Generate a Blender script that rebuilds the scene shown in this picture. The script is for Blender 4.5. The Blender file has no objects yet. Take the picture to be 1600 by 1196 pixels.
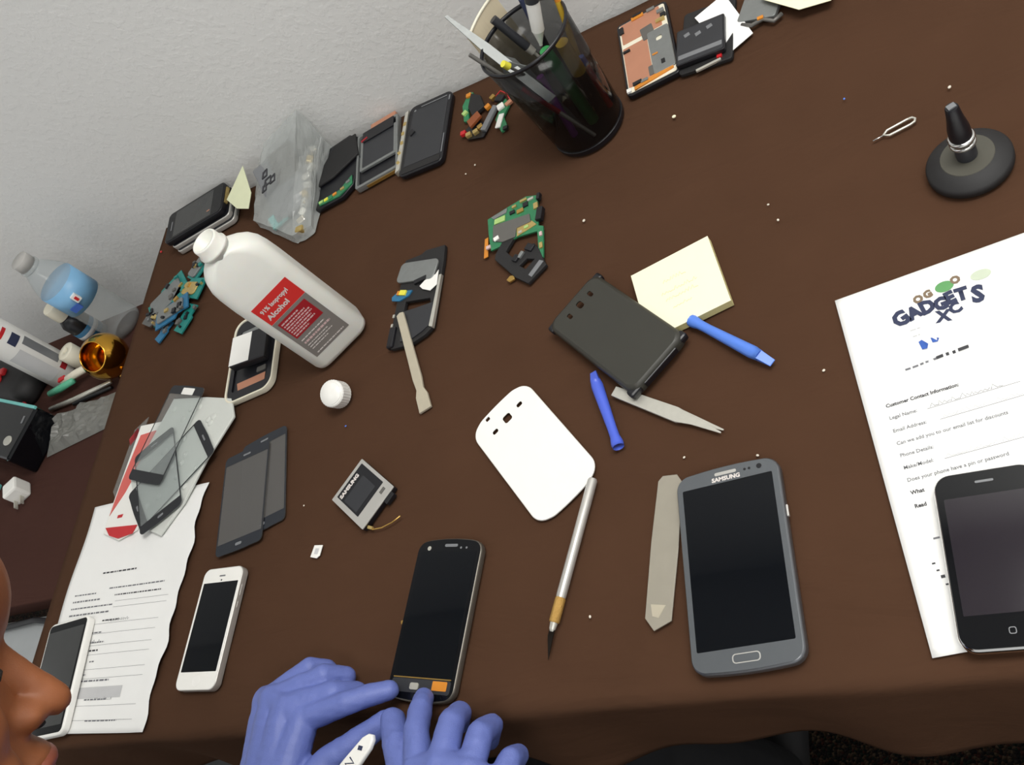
import bpy, bmesh, math, random
from mathutils import Vector, Matrix, noise
random.seed(7)
scene = bpy.context.scene
COL = scene.collection
TZ = 0.74                     # table top height above the floor (m)
MM = 0.001

# ------------------------------------------------------------------ camera, world, lamps, exposure
def W(x, y, z=0.0):           # table millimetres (x along wall, y towards wall, z above cloth) -> metres
    return Vector((x*MM, y*MM, TZ + z*MM))
cam_d = bpy.data.cameras.new('camera'); cam = bpy.data.objects.new('camera', cam_d); COL.objects.link(cam)
cam_d.sensor_width = 36.0; cam_d.lens = 36.0*1489.39/1600.0; cam_d.clip_start = 0.02
r_, u_, f_ = Vector((.83907, .05732, -.541)), Vector((.23209, .86168, .45126)), Vector((-.49203, .5042, -.70971))
m = Matrix((r_, u_, -f_)).transposed().to_4x4(); m.translation = W(1088, -158, 632.2)
cam.matrix_world = m; scene.camera = cam
world = bpy.data.worlds.new('room_ambience'); scene.world = world; world.use_nodes = True
world.node_tree.nodes['Background'].inputs[0].default_value = (.90, .905, .90, 1)
world.node_tree.nodes['Background'].inputs[1].default_value = 0.74
vs = scene.view_settings
vs.view_transform = 'Standard'; vs.look = 'None'; vs.gamma = 1; vs.use_curve_mapping = False
vs.exposure = 0.0
LAMPS = [((1.55, 0.30), (1.2, .6), 29.0), ((-0.45, -0.45), (1.2, .6), 4.5), ((1.7, -1.25), (1.2, .6), 18.0)]   # (x, y) m, size, watts
CEIL = 2.55

# ------------------------------------------------------------------ materials
def s2l(c):
    if isinstance(c, str):
        c = tuple(int(c[i:i+2], 16)/255 for i in (0, 2, 4))
    return tuple(v/12.92 if v <= .04045 else ((v+.055)/1.055)**2.4 for v in c)
MATS = {}
def mat(name, col, rough=.5, metal=0., var=.06, scale=60., bump=0., bscale=400., spec=.5, sss=0., clear=None, coat=0., sheen=0.):
    """procedural material: base colour with a little noise, optional bump; clear = share of light let through"""
    if name in MATS: return MATS[name]
    mt = bpy.data.materials.new(name); mt.use_nodes = True
    nt = mt.node_tree; N = nt.nodes; Lk = nt.links
    bs = N['Principled BSDF']; out = N['Material Output']
    c = s2l(col)
    tc = N.new('ShaderNodeTexCoord')
    nz = N.new('ShaderNodeTexNoise'); nz.inputs['Scale'].default_value = scale; nz.inputs['Detail'].default_value = 3
    Lk.new(tc.outputs['Object'], nz.inputs['Vector'])
    mx = N.new('ShaderNodeMix'); mx.data_type = 'RGBA'
    mx.inputs['A'].default_value = tuple(v*(1-var) for v in c)+(1,)
    mx.inputs['B'].default_value = tuple(min(1, v*(1+var)) for v in c)+(1,)
    Lk.new(nz.outputs['Fac'], mx.inputs['Factor']); Lk.new(mx.outputs['Result'], bs.inputs['Base Color'])
    bs.inputs['Roughness'].default_value = rough; bs.inputs['Metallic'].default_value = metal
    bs.inputs['Specular IOR Level'].default_value = spec
    if coat: bs.inputs['Coat Weight'].default_value = coat
    if sheen: bs.inputs['Sheen Weight'].default_value = sheen
    if sss:
        bs.inputs['Subsurface Weight'].default_value = sss; bs.inputs['Subsurface Radius'].default_value = (.01, .005, .003); bs.inputs['Subsurface Scale'].default_value = .5
    if bump:
        nb = N.new('ShaderNodeTexNoise'); nb.inputs['Scale'].default_value = bscale; nb.inputs['Detail'].default_value = 2
        Lk.new(tc.outputs['Object'], nb.inputs['Vector'])
        bp = N.new('ShaderNodeBump'); bp.inputs['Strength'].default_value = bump; bp.inputs['Distance'].default_value = .001
        Lk.new(nb.outputs['Fac'], bp.inputs['Height']); Lk.new(bp.outputs['Normal'], bs.inputs['Normal'])
    if clear is not None:
        tr = N.new('ShaderNodeBsdfTransparent'); tr.inputs['Color'].default_value = (.95, .96, .96, 1)
        ms = N.new('ShaderNodeMixShader'); ms.inputs[0].default_value = 1-clear
        Lk.new(tr.outputs[0], ms.inputs[1]); Lk.new(bs.outputs[0], ms.inputs[2]); Lk.new(ms.outputs[0], out.inputs['Surface'])
    MATS[name] = mt; return mt

def cloth_material(name, col, sc=900.):
    mt = mat(name, col, rough=.92, var=.10, scale=14, spec=.06)
    nt = mt.node_tree; N = nt.nodes; Lk = nt.links; tc = N.new('ShaderNodeTexCoord')
    hs = []
    for d in ('X', 'Y'):
        wv = N.new('ShaderNodeTexWave'); wv.bands_direction = d; wv.inputs['Scale'].default_value = sc; wv.inputs['Distortion'].default_value = 1.5
        Lk.new(tc.outputs['Object'], wv.inputs['Vector']); hs.append(wv)
    ad = N.new('ShaderNodeMath'); ad.operation = 'ADD'
    Lk.new(hs[0].outputs['Fac'], ad.inputs[0]); Lk.new(hs[1].outputs['Fac'], ad.inputs[1])
    bp = N.new('ShaderNodeBump'); bp.inputs['Strength'].default_value = .25; bp.inputs['Distance'].default_value = .0004
    Lk.new(ad.outputs[0], bp.inputs['Height'])
    mp = N.new('ShaderNodeMapping'); mp.inputs['Rotation'].default_value = (0, 0, .3); mp.inputs['Scale'].default_value = (6, 19, 10)      # soft creases of the fabric
    nw = N.new('ShaderNodeTexNoise'); nw.inputs['Scale'].default_value = 1.; nw.inputs['Detail'].default_value = 4; nw.inputs['Distortion'].default_value = .6
    b2 = N.new('ShaderNodeBump'); b2.inputs['Strength'].default_value = .7; b2.inputs['Distance'].default_value = .009
    Lk.new(tc.outputs['Object'], mp.inputs['Vector']); Lk.new(mp.outputs[0], nw.inputs['Vector']); Lk.new(nw.outputs['Fac'], b2.inputs['Height'])
    Lk.new(bp.outputs['Normal'], b2.inputs['Normal']); Lk.new(b2.outputs['Normal'], N['Principled BSDF'].inputs['Normal'])
    return mt

def wall_material():
    mt = mat('painted_orange_peel_wall', 'e9e9e7', rough=.75, var=.02, scale=3, spec=.3)
    nt = mt.node_tree; N = nt.nodes; Lk = nt.links; tc = N.new('ShaderNodeTexCoord')
    nz = N.new('ShaderNodeTexNoise'); nz.inputs['Scale'].default_value = 130; nz.inputs['Detail'].default_value = 3
    Lk.new(tc.outputs['Object'], nz.inputs['Vector'])
    cr = N.new('ShaderNodeValToRGB'); cr.color_ramp.elements[0].position = .45; cr.color_ramp.elements[1].position = .65
    Lk.new(nz.outputs['Fac'], cr.inputs['Fac'])
    bp = N.new('ShaderNodeBump'); bp.inputs['Strength'].default_value = .24; bp.inputs['Distance'].default_value = .0009
    Lk.new(cr.outputs['Color'], bp.inputs['Height']); Lk.new(bp.outputs['Normal'], N['Principled BSDF'].inputs['Normal'])
    return mt

def carpet_material():
    mt = mat('dark_flecked_carpet', '1a1614', rough=1., var=.1, scale=200, spec=.1)
    nt = mt.node_tree; N = nt.nodes; Lk = nt.links; tc = N.new('ShaderNodeTexCoord')
    vo = N.new('ShaderNodeTexVoronoi'); vo.inputs['Scale'].default_value = 280
    Lk.new(tc.outputs['Object'], vo.inputs['Vector'])
    cr = N.new('ShaderNodeValToRGB'); el = cr.color_ramp.elements
    cols = ['100d0c', '26140f', '10140f', '2a1f16', '0d0c0c', '1a1512', '33291f']
    while len(el) < len(cols): el.new(.5)
    for i, c in enumerate(cols): el[i].position = i/len(cols); el[i].color = s2l(c)+(1,)
    cr.color_ramp.interpolation = 'CONSTANT'
    sp = N.new('ShaderNodeSeparateColor'); Lk.new(vo.outputs['Color'], sp.inputs[0]); Lk.new(sp.outputs[0], cr.inputs['Fac'])
    Lk.new(cr.outputs['Color'], N['Principled BSDF'].inputs['Base Color'])
    bp = N.new('ShaderNodeBump'); bp.inputs['Strength'].default_value = .8; bp.inputs['Distance'].default_value = .004
    Lk.new(vo.outputs['Distance'], bp.inputs['Height']); Lk.new(bp.outputs['Normal'], N['Principled BSDF'].inputs['Normal'])
    return mt

M = {}
M['wall'] = wall_material(); M['carpet'] = carpet_material()
M['cloth'] = cloth_material('dark_brown_cloth', '4d3628'); M['cloth2'] = cloth_material('red_brown_cloth', '48302a')
M['wood'] = mat('dark_wood', '3a2a20', .5); M['ceil'] = mat('white_ceiling', 'd8d8d4', .9)
M['white'] = mat('white_gloss_plastic', 'f2f1ec', .25, var=.01); M['whitematt'] = mat('white_matt_plastic', 'efeeea', .45, var=.02)
M['cream'] = mat('cream_plastic', 'e9e3cf', .4, var=.03)
M['hdpe'] = mat('milky_polyethylene', 'e6e6df', .38, var=.02, sss=.25)
M['black'] = mat('black_plastic', '15151a', .35, var=.15); M['blackm'] = mat('black_matt_rubber', '1d1c1d', .65, var=.15)
M['blackg'] = mat('black_glass', '0b0c10', .06, var=.05, spec=.35); M['screen'] = mat('switched_off_screen', '090c11', .05, var=.04, spec=.3)
M['phonerim'] = mat('dark_metal_rim', '74767a', .32, .7, var=.04); M['bronzerim'] = mat('dark_bronze_rim', '6f6a62', .35, .6, var=.05)
M['screengrey'] = mat('grey_switched_off_screen', '3c3d3d', .12, var=.05)
M['reflectscreen'] = mat('screen_purple_reflection', '241f26', .1, var=.06)  # purplish reflection on the black phone's screen, put into its base colour
M['darkgrey'] = mat('dark_grey_plastic', '2e2f33', .4, var=.1); M['grey'] = mat('grey_plastic', '77797c', .4)
M['phonegrey'] = mat('titanium_grey_lacquer', '63676b', .28, .35, var=.03)
M['olive'] = mat('charcoal_olive_case', '33322c', .42, var=.06, bump=.15, bscale=2500)
M['steel'] = mat('brushed_steel', 'd0cec4', .32, .55, var=.08, scale=200); M['chrome'] = mat('chrome', 'd8d8d6', .1, 1.)
M['alu'] = mat('aluminium', 'cfcdc8', .35, .6, var=.05); M['duct'] = mat('dull_grey_metal', '8d908f', .45, .55, var=.12, scale=120)
M['shield'] = mat('grey_metal_shield', '6d6b67', .42, .35, var=.06)
M['copper'] = mat('copper_foil', 'c98e72', .42, .35, var=.10, scale=40); M['gold'] = mat('polished_gold', 'd9a441', .13, 1., var=.03)
M['brass'] = mat('brass', 'c9a35a', .3, .8); M['goldcontact'] = mat('gold_contacts', 'c9b070', .35, .6, var=.2, scale=300)
M['pcb'] = mat('green_circuit_board', '2f7a52', .4, var=.25, scale=180); M['pcbteal'] = mat('teal_circuit_board', '1f7f78', .4, var=.25, scale=180)
M['pcbblue'] = mat('blue_circuit_board', '2b6d94', .4, var=.2, scale=180); M['lime'] = mat('pale_green_sticker', 'a6c878', .5)
M['orange'] = mat('orange_flex_film', 'd18429', .4, var=.12); M['chip'] = mat('black_chip', '16161a', .45)
M['paper'] = mat('white_paper', 'f0f0ee', .8, var=.01, spec=.2); M['sticky'] = mat('pale_yellow_paper', 'f8f3d2', .8, var=.02, spec=.2)
M['stickyedge'] = mat('yellow_paper_edges', 'd9cf93', .85, var=.12, scale=900); M['ink'] = mat('black_ink', '3a3a3e', .7)
M['inklight'] = mat('grey_print', '74757a', .7); M['inkpale'] = mat('pale_grey_print', 'c5c5c6', .8); M['navy'] = mat('navy_ink', '2c3350', .7)
M['inkgreen'] = mat('green_ink', '5e9a5e', .7); M['inkblue'] = mat('blue_ink', '3c63b8', .7); M['inkbrown'] = mat('brown_ink', '7c6a55', .7)
M['inksage'] = mat('sage_ink', 'c3cdb8', .7); M['pencil'] = mat('faint_yellow_pencil', 'dccf94', .8)
M['red'] = mat('red_label', 'd22f2c', .45, var=.03); M['dkred'] = mat('dark_red_label', '9d1a24', .45, var=.03); M['labelgrey'] = mat('warm_grey_label', '7d7873', .5, var=.02)
M['labelwhite'] = mat('off_white_print', 'd6cfcb', .5, var=.02); M['pinkprint'] = mat('pinkish_print', 'd0b3b2', .5)
M['blue'] = mat('blue_nylon', '5682de', .35, var=.04); M['blueD'] = mat('deep_blue_nylon', '4c64d2', .35, var=.04)
M['glove'] = mat('blue_nitrile', '6270b2', .5, var=.06, scale=30, bump=.25, bscale=900)
M['skin'] = mat('brown_skin', '965a36', .5, var=.08, scale=25, bump=.12, bscale=1200, sss=.12); M['lip'] = mat('lip_skin', '94503c', .45)
M['hair'] = mat('black_hair', '14100e', .6, bump=.5, bscale=700); M['shirt'] = mat('black_shirt', '141416', .9); M['trouser'] = mat('dark_trousers', '101014', .9)
M['eye'] = mat('eye_white', 'd9d2c8', .2)
M['glass'] = mat('clear_touch_glass', 'cfd5d4', .05, clear=.87, var=.02); M['glassdark'] = mat('smoked_touch_glass', '6a6866', .08, clear=.42, var=.03)
M['border'] = mat('black_glass_border', '15171d', .15, var=.05); M['borderblue'] = mat('slate_glass_border', '20242c', .18, var=.05)
M['film'] = mat('cloudy_plastic_film', 'dfe2dc', .3, clear=.14, var=.06, scale=20, bump=.5, bscale=120)
M['bag'] = mat('clear_plastic_bag', 'ccd0ce', .2, clear=.60, var=.1, scale=30, bump=.8, bscale=90)
M['greybag'] = mat('grey_plastic_bag', '83837e', .3, clear=.22, var=.2, scale=60, bump=.9, bscale=140)
M['smoke'] = mat('smoked_plastic', '0c0b0c', .12, clear=.46, var=.05); M['spudger'] = mat('frosted_plastic', 'a8a294', .35, clear=.25, var=.08, scale=60)
M['stick'] = mat('scratched_plastic', 'b3ab98', .4, var=.08, scale=80); M['redclear'] = mat('pink_red_print', 'd8645c', .35, var=.04)
M['pet'] = mat('clear_bottle_plastic', 'cfd4d4', .06, clear=.72, var=.04); M['bluelabel'] = mat('light_blue_label', '7fb4dc', .4, var=.10, scale=30)
M['teal'] = mat('aqua_plastic', '74c4bf', .4); M['mint'] = mat('mint_green_plastic', '5cb592', .4); M['redp'] = mat('red_plastic', 'c4262c', .35)
M['yellow'] = mat('yellow_plastic', 'd9b23c', .4); M['yellowb'] = mat('bright_yellow_plastic', 'e6df4a', .4); M['greenp'] = mat('green_plastic', '2f8a4a', .4); M['purple'] = mat('purple_plastic', '7a3a86', .4)
M['crumb'] = mat('pale_crumb', 'e0d8c8', .7); M['knifegrip'] = mat('knurled_brass', 'c79d55', .35, .5, bump=.8, bscale=1800); M['blade'] = mat('dark_blade_steel', '2a241f', .3, .7)
M['sagegreen'] = mat('pale_green_paper', 'dfe3c0', .7); M['binegrey'] = mat('grey_bin_plastic', '9fa3a5', .5)

# ------------------------------------------------------------------ mesh helpers (all lengths in mm, local to the parent)
def link(name, mesh, material, parent=None, smooth=False, loc=(0, 0, 0), rot=(0, 0, 0)):
    if material is not None: mesh.materials.clear(); mesh.materials.append(material)
    if smooth: mesh.polygons.foreach_set('use_smooth', [True]*len(mesh.polygons))
    o = bpy.data.objects.new(name, mesh); COL.objects.link(o)
    if parent is not None: o.parent = parent; o.location = Vector(loc)*MM
    else: o.location = W(*loc)
    o.rotation_euler = rot
    return o
def sharp_smooth(o, ang=35):
    me = o.data; bm = bmesh.new(); bm.from_mesh(me)
    for e in bm.edges: e.smooth = not (len(e.link_faces) == 2 and e.calc_face_angle(0) > math.radians(ang))
    for f in bm.faces: f.smooth = True
    bm.to_mesh(me); bm.free(); return o
class MB:
    def __init__(s): s.v = []; s.f = []
    def add(s, vs_, fs): b = len(s.v); s.v += [tuple(v) for v in vs_]; s.f += [tuple(i+b for i in f) for f in fs]; return s
    def box(s, c, d, rz=0., rx=0., ry=0.):
        mt = Matrix.Rotation(math.radians(rz), 3, 'Z') @ Matrix.Rotation(math.radians(rx), 3, 'X') @ Matrix.Rotation(math.radians(ry), 3, 'Y')
        vv = [Vector(c)+mt@Vector((sx*d[0]/2, sy*d[1]/2, sz*d[2]/2)) for sz in (-1, 1) for sy in (-1, 1) for sx in (-1, 1)]
        return s.add(vv, [(0, 2, 3, 1), (4, 5, 7, 6), (0, 1, 5, 4), (2, 6, 7, 3), (0, 4, 6, 2), (1, 3, 7, 5)])
    def prism(s, pts, z0, z1):
        n = len(pts); a = sum(pts[i][0]*pts[(i+1) % n][1]-pts[(i+1) % n][0]*pts[i][1] for i in range(n))
        if a < 0: pts = pts[::-1]
        return s.add([(x, y, z0) for x, y in pts]+[(x, y, z1) for x, y in pts],
                     [tuple(range(n))[::-1], tuple(range(n, 2*n))]+[(i, (i+1) % n, n+(i+1) % n, n+i) for i in range(n)])
    def lathe(s, prof, seg=32, c=(0, 0, 0), sx=1., sy=1.):
        b = len(s.v); k = len(prof)
        for r, z in prof:
            for j in range(seg):
                a = 2*math.pi*j/seg; s.v.append((c[0]+r*math.cos(a)*sx, c[1]+r*math.sin(a)*sy, c[2]+z))
        for i in range(k-1):
            for j in range(seg):
                j2 = (j+1) % seg; s.f.append((b+i*seg+j, b+i*seg+j2, b+(i+1)*seg+j2, b+(i+1)*seg+j))
        if prof[0] == prof[-1]: return s
        if prof[0][0] > 1e-6: s.f.append(tuple(b+j for j in range(seg))[::-1])
        if prof[-1][0] > 1e-6: s.f.append(tuple(b+(k-1)*seg+j for j in range(seg)))
        return s
    def tube(s, path, r, seg=8, caps=True, closed=False):
        P = [Vector(p) for p in path]; n = len(P); b = len(s.v); rr = r if isinstance(r, (list, tuple)) else [r]*n
        ref = None
        for i in range(n):
            t = ((P[(i+1) % n]-P[i-1]) if closed else (P[min(i+1, n-1)]-P[max(i-1, 0)])).normalized()
            if ref is None: ref = t.orthogonal().normalized()
            ref = (ref-t*ref.dot(t)).normalized(); bi = t.cross(ref)
            for j in range(seg):
                a = 2*math.pi*j/seg; s.v.append(tuple(P[i]+(ref*math.cos(a)+bi*math.sin(a))*rr[i]))
        for i in range(n if closed else n-1):
            for j in range(seg):
                j2 = (j+1) % seg; i2 = (i+1) % n
                s.f.append((b+i*seg+j, b+i*seg+j2, b+i2*seg+j2, b+i2*seg+j))
        if caps and not closed: s.f += [tuple(b+j for j in range(seg))[::-1], tuple(b+(n-1)*seg+j for j in range(seg))]
        return s
    def ell(s, c, r, seg=24, ring=14, mt=None):
        b = len(s.v); vv = []
        for i in range(1, ring):
            t = math.pi*i/ring
            for j in range(seg):
                a = 2*math.pi*j/seg; vv.append(Vector((r[0]*math.sin(t)*math.cos(a), r[1]*math.sin(t)*math.sin(a), r[2]*math.cos(t))))
        vv += [Vector((0, 0, r[2])), Vector((0, 0, -r[2]))]
        if mt: vv = [mt@v for v in vv]
        s.v += [tuple(Vector(c)+v) for v in vv]; T = b+(ring-1)*seg
        for j in range(seg):
            j2 = (j+1) % seg; s.f.append((T, b+j, b+j2)); s.f.append((T+1, b+(ring-2)*seg+j2, b+(ring-2)*seg+j))
            for i in range(ring-2): s.f.append((b+i*seg+j, b+(i+1)*seg+j, b+(i+1)*seg+j2, b+i*seg+j2))
        return s
    def capsule(s, a, b_, ra, rb):
        a, b_ = Vector(a), Vector(b_); s.ell(a, (ra,)*3, 16, 10); s.ell(b_, (rb,)*3, 16, 10)
        return s.tube([a, b_], [ra, rb], 16)
    def mesh(s, name='m'):
        me = bpy.data.meshes.new(name); me.from_pydata([(x*MM, y*MM, z*MM) for x, y, z in s.v], [], s.f); me.validate(); return me
    def build(s, name, material, parent=None, smooth=False, bevel=0., loc=(0, 0, 0), rot=(0, 0, 0), sharp=None):
        o = link(name, s.mesh(name), material, parent, smooth, loc, rot)
        if sharp: sharp_smooth(o, sharp)
        if bevel:
            b = o.modifiers.new('bevel', 'BEVEL'); b.width = bevel*MM; b.segments = 2; b.limit_method = 'ANGLE'
        return o
def rrect(w, h, r, n=6, cx=0., cy=0., rz=0., bulge=0.):
    pts = []; rz = math.radians(rz)
    for qx, qy, a0 in ((1, 1, 0), (-1, 1, 90), (-1, -1, 180), (1, -1, 270)):
        for i in range(n+1):
            a = math.radians(a0+90*i/n); pts.append((qx*(w/2-r)+r*math.cos(a), qy*(h/2-r)+r*math.sin(a)))
    if bulge:      # bowed short ends
        out = []
        for i, p in enumerate(pts):
            q = pts[(i+1) % len(pts)]; out.append(p)
            if math.hypot(p[0]-q[0], p[1]-q[1]) > r and abs(p[1]-q[1]) < 1e-6:
                out += [(p[0]+(q[0]-p[0])*k/6, p[1]) for k in range(1, 6)]
        pts = [(x, y+math.copysign(bulge*(1-(2*x/w)**2)-bulge*.5, y)) for x, y in out]
    c, s_ = math.cos(rz), math.sin(rz)
    return [(cx+x*c-y*s_, cy+x*s_+y*c) for x, y in pts]
def oval(rx, ry, cx=0, cy=0, n=20): return [(cx+rx*math.cos(2*math.pi*i/n), cy+ry*math.sin(2*math.pi*i/n)) for i in range(n)]
def plate_mesh(outlines, z0, z1, bev=0.):
    """flat plate with holes from closed outlines (first = outside), bevelled rim"""
    cu = bpy.data.curves.new('c', 'CURVE'); cu.dimensions = '2D'; cu.fill_mode = 'BOTH'
    for pts in outlines:
        sp = cu.splines.new('POLY'); sp.points.add(len(pts)-1)
        for i, (x, y) in enumerate(pts): sp.points[i].co = (x*MM, y*MM, 0, 1)
        sp.use_cyclic_u = True
    hz = (z1-z0)/2; cu.extrude = max(hz-bev, 0)*MM; cu.bevel_depth = bev*MM; cu.bevel_resolution = 2; cu.offset = -bev*MM
    ob = bpy.data.objects.new('c', cu); me = bpy.data.meshes.new_from_object(ob)
    bpy.data.objects.remove(ob); bpy.data.curves.remove(cu)
    for v in me.vertices: v.co.z += (z0+z1)/2*MM
    return me
def plate(name, outlines, z0, z1, material, parent=None, bev=0., loc=(0, 0, 0), rot=(0, 0, 0)):
    if not isinstance(outlines[0][0], (tuple, list)): outlines = [outlines]
    o = link(name, plate_mesh(outlines, z0, z1, bev), material, parent, False, loc, rot)
    return sharp_smooth(o, 40) if bev else o
FONT_CACHE = {}
def text(name, s, size, material, parent, x, y, z, rz=0., bold=0., wide=1., zfun=None, align='LEFT'):
    cu = bpy.data.curves.new('t', 'FONT'); cu.body = s; cu.size = size*MM; cu.offset = bold*MM; cu.resolution_u = 2; cu.align_x = align
    ob = bpy.data.objects.new('t', cu); me = bpy.data.meshes.new_from_object(ob); bpy.data.objects.remove(ob); bpy.data.curves.remove(cu)
    a = math.radians(rz); ca, sa = math.cos(a), math.sin(a)
    for v in me.vertices:
        px, py = v.co.x*wide, v.co.y; v.co.x = px*ca-py*sa+x*MM; v.co.y = px*sa+py*ca+y*MM
        v.co.z = (z+(zfun(v.co.x/MM, v.co.y/MM) if zfun else 0))*MM
    return link(name, me, material, parent)
def thing(name, label, cat, x, y, rz=0., z=0., group=None):
    o = bpy.data.objects.new(name, None); COL.objects.link(o); o.empty_display_size = .01
    o.location = W(x, y, z); o.rotation_euler = (0, 0, math.radians(rz)); o['label'] = label; o['category'] = cat
    if group: o['group'] = group
    return o
def tag(o, label, cat, group=None):
    o['label'] = label; o['category'] = cat
    if group: o['group'] = group
    return o
def struct(o): o['kind'] = 'structure'; return o
def rel(pts, cx, cy): return [(x-cx, y-cy) for x, y in pts]
def remesh(mb, voxel, it=4, disp=None):
    me = mb.mesh(); ob = bpy.data.objects.new('tmp', me); COL.objects.link(ob)
    rm = ob.modifiers.new('r', 'REMESH'); rm.mode = 'VOXEL'; rm.voxel_size = voxel*MM; rm.use_smooth_shade = True
    sm = ob.modifiers.new('s', 'SMOOTH'); sm.factor = .5; sm.iterations = it
    dg = bpy.context.evaluated_depsgraph_get(); res = bpy.data.meshes.new_from_object(ob.evaluated_get(dg))
    bpy.data.objects.remove(ob); bpy.data.meshes.remove(me)
    if disp:
        nv_ = len(res.vertices); co = [0.]*(3*nv_); no = [0.]*(3*nv_); res.vertices.foreach_get('co', co); res.vertex_normals.foreach_get('vector', no)
        for i in range(nv_):
            d = disp(Vector(co[3*i:3*i+3]))
            for k in range(3): co[3*i+k] += no[3*i+k]*d
        res.vertices.foreach_set('co', co); res.update()
    return res
def fbm(x, y, z=0., o=3): return noise.fractal(Vector((x, y, z)), 1., 2., o)

# ------------------------------------------------------------------ the room
struct(MB().box((600, 200, -745), (7000, 5600, 10)).build('floor', M['carpet'], None))
struct(MB().box((600, 800, 530), (7000, 100, 2540)).build('wall_back', M['wall'], None))     # face at y = 750
struct(MB().box((600, 200, CEIL*1000-740+5), (7000, 5600, 10)).build('ceiling', M['ceil'], None))
M['lampglow'] = bpy.data.materials.new('lamp_diffuser'); M['lampglow'].use_nodes = True
def ceiling_light(pos, size, watts, label):
    t = thing('ceiling_light', label, 'lamp', pos[0]*1000, pos[1]*1000, 0, CEIL*1000-740, 'ceiling panel lights')
    w, d = size[0]*1000, size[1]*1000
    fr = MB()
    for s in (-1, 1):
        fr.box((0, s*(d/2+15), -30), (w+60, 30, 60)); fr.box((s*(w/2+15), 0, -30), (30, d, 60))
    fr.build('frame', M['whitematt'], t); MB().box((0, 0, -10), (w, d, 4)).build('reflector', M['whitematt'], t)
    ld = bpy.data.lights.new('tube_light', 'AREA'); ld.shape = 'RECTANGLE'; ld.size, ld.size_y = size; ld.energy = watts; ld.color = (1, .985, .95)
    lo = bpy.data.objects.new('tube_light', ld); COL.objects.link(lo); lo.parent = t; lo.location = (0, 0, -.045)
for (p, s, w_), lb in zip(LAMPS, ('ceiling panel light above the workbench', 'ceiling panel light left of the workbench', 'ceiling panel light behind the front of the workbench')):
    ceiling_light(p, s, w_, lb)

# table and cloth
tb = thing('work_table', 'long table hidden under the dark brown cloth', 'table', 950, 370, 0, -740)
MB().box((0, 0, 722), (1900, 736, 26)).build('tabletop', M['wood'], tb)
for sx in (-1, 1):
    for sy in (-1, 1): MB().lathe([(18, 0), (18, 709)], 16, (sx*880, sy*320, 0)).build('leg', M['darkgrey'], tb)
def cloth_z(x, y):
    w = .9*fbm(x*.004+1, y*.011)+.5*fbm(x*.02, y*.03, 4)
    for (x0, y0, dx, dy, L_, a_) in ((860, 560, .93, -.36, 160, 1.0), (300, 60, .9, .3, 200, .9), (520, 95, .85, -.5, 120, .9), (1000, 330, .97, -.2, 150, .8), (430, 300, .6, -.8, 120, .6), (700, 250, .95, .3, 140, .6), (900, 700, 1, -.1, 200, .8), (470, 96, .9, .25, 26, .9), (508, 72, .95, -.2, 22, .9), (452, 62, .9, -.4, 24, .9), (530, 112, .8, .5, 20, .8), (420, 120, .9, .2, 30, .7), (496, 46, .95, .1, 26, .8), (940, 62, .2, .98, 24, 1.), (952, 84, .95, .2, 22, .9), (780, 30, .3, .95, 18, .9), (650, 330, .9, -.4, 60, .6), (380, 560, .9, .4, 80, .7), (560, 560, .95, -.3, 90, .7), (860, 470, .95, -.25, 110, .7), (690, 90, .7, -.7, 40, .7)):
        px, py = x-x0, y-y0; t = px*dx+py*dy; d = -px*dy+py*dx
        w += a_*math.exp(-(t/L_)**2)*math.exp(-(d/(4+L_*.045))**2)
    return -2.7+max(-1.8, min(2.5, w*1.35))
def table_cloth():
    us = [-132+i*8 for i in range(17)]+[4+i*9.5 for i in range(200)]; vs_ = [-132+i*8 for i in range(17)]+[3+i*9.1 for i in range(82)]
    mb = MB(); nu, nv = len(us), len(vs_)
    for v in vs_:
        for u in us:
            ox, oy = min(u, 0), min(v, 0); d = math.hypot(ox, oy)
            x, y = max(u, 0), max(v, 0)
            if d > 0:
                dx, dy = ox/d, oy/d; rr = 7.; a = min(d/rr, math.pi/2)
                out = rr*math.sin(a); dn = rr*(1-math.cos(a))+max(0, d-rr*math.pi/2)
                s = (u if oy else v)*.018
                out += (dn/132)*(9+11*math.sin(s*1.1+1.)+5*math.sin(s*2.7+.4)); hem = 1+.05*math.sin(s*.9+.5)+.03*math.sin(s*2.1)
                mb.v.append((x+dx*out-2*(ox < 0), y+dy*out-2*(oy < 0), -1.5-dn*hem))
            else: mb.v.append((x, y, cloth_z(x, y)))
    for j in range(nv-1):
        for i in range(nu-1): mb.f.append((j*nu+i, j*nu+i+1, (j+1)*nu+i+1, (j+1)*nu+i))
    o = mb.build('tablecloth', M['cloth'], None, smooth=True)
    sd = o.modifiers.new('thickness', 'SOLIDIFY'); sd.thickness = .0008; sd.offset = -1
    tag(o, 'dark brown cloth spread over the whole work table', 'tablecloth')
table_cloth()

# lower side table with the overflow on it
SZ = -60
sd_ = thing('side_table', 'lower reddish brown side table beyond the left edge of the cloth', 'table', -375, 433, 0, -740)
MB().box((0, 0, 665), (660, 476, 30)).build('tabletop', M['cloth2'], sd_, bevel=3)
for sx in (-1, 1):
    for sy in (-1, 1): MB().box((sx*300, sy*210, 325), (40, 40, 650)).build('leg', M['wood'], sd_)

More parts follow.
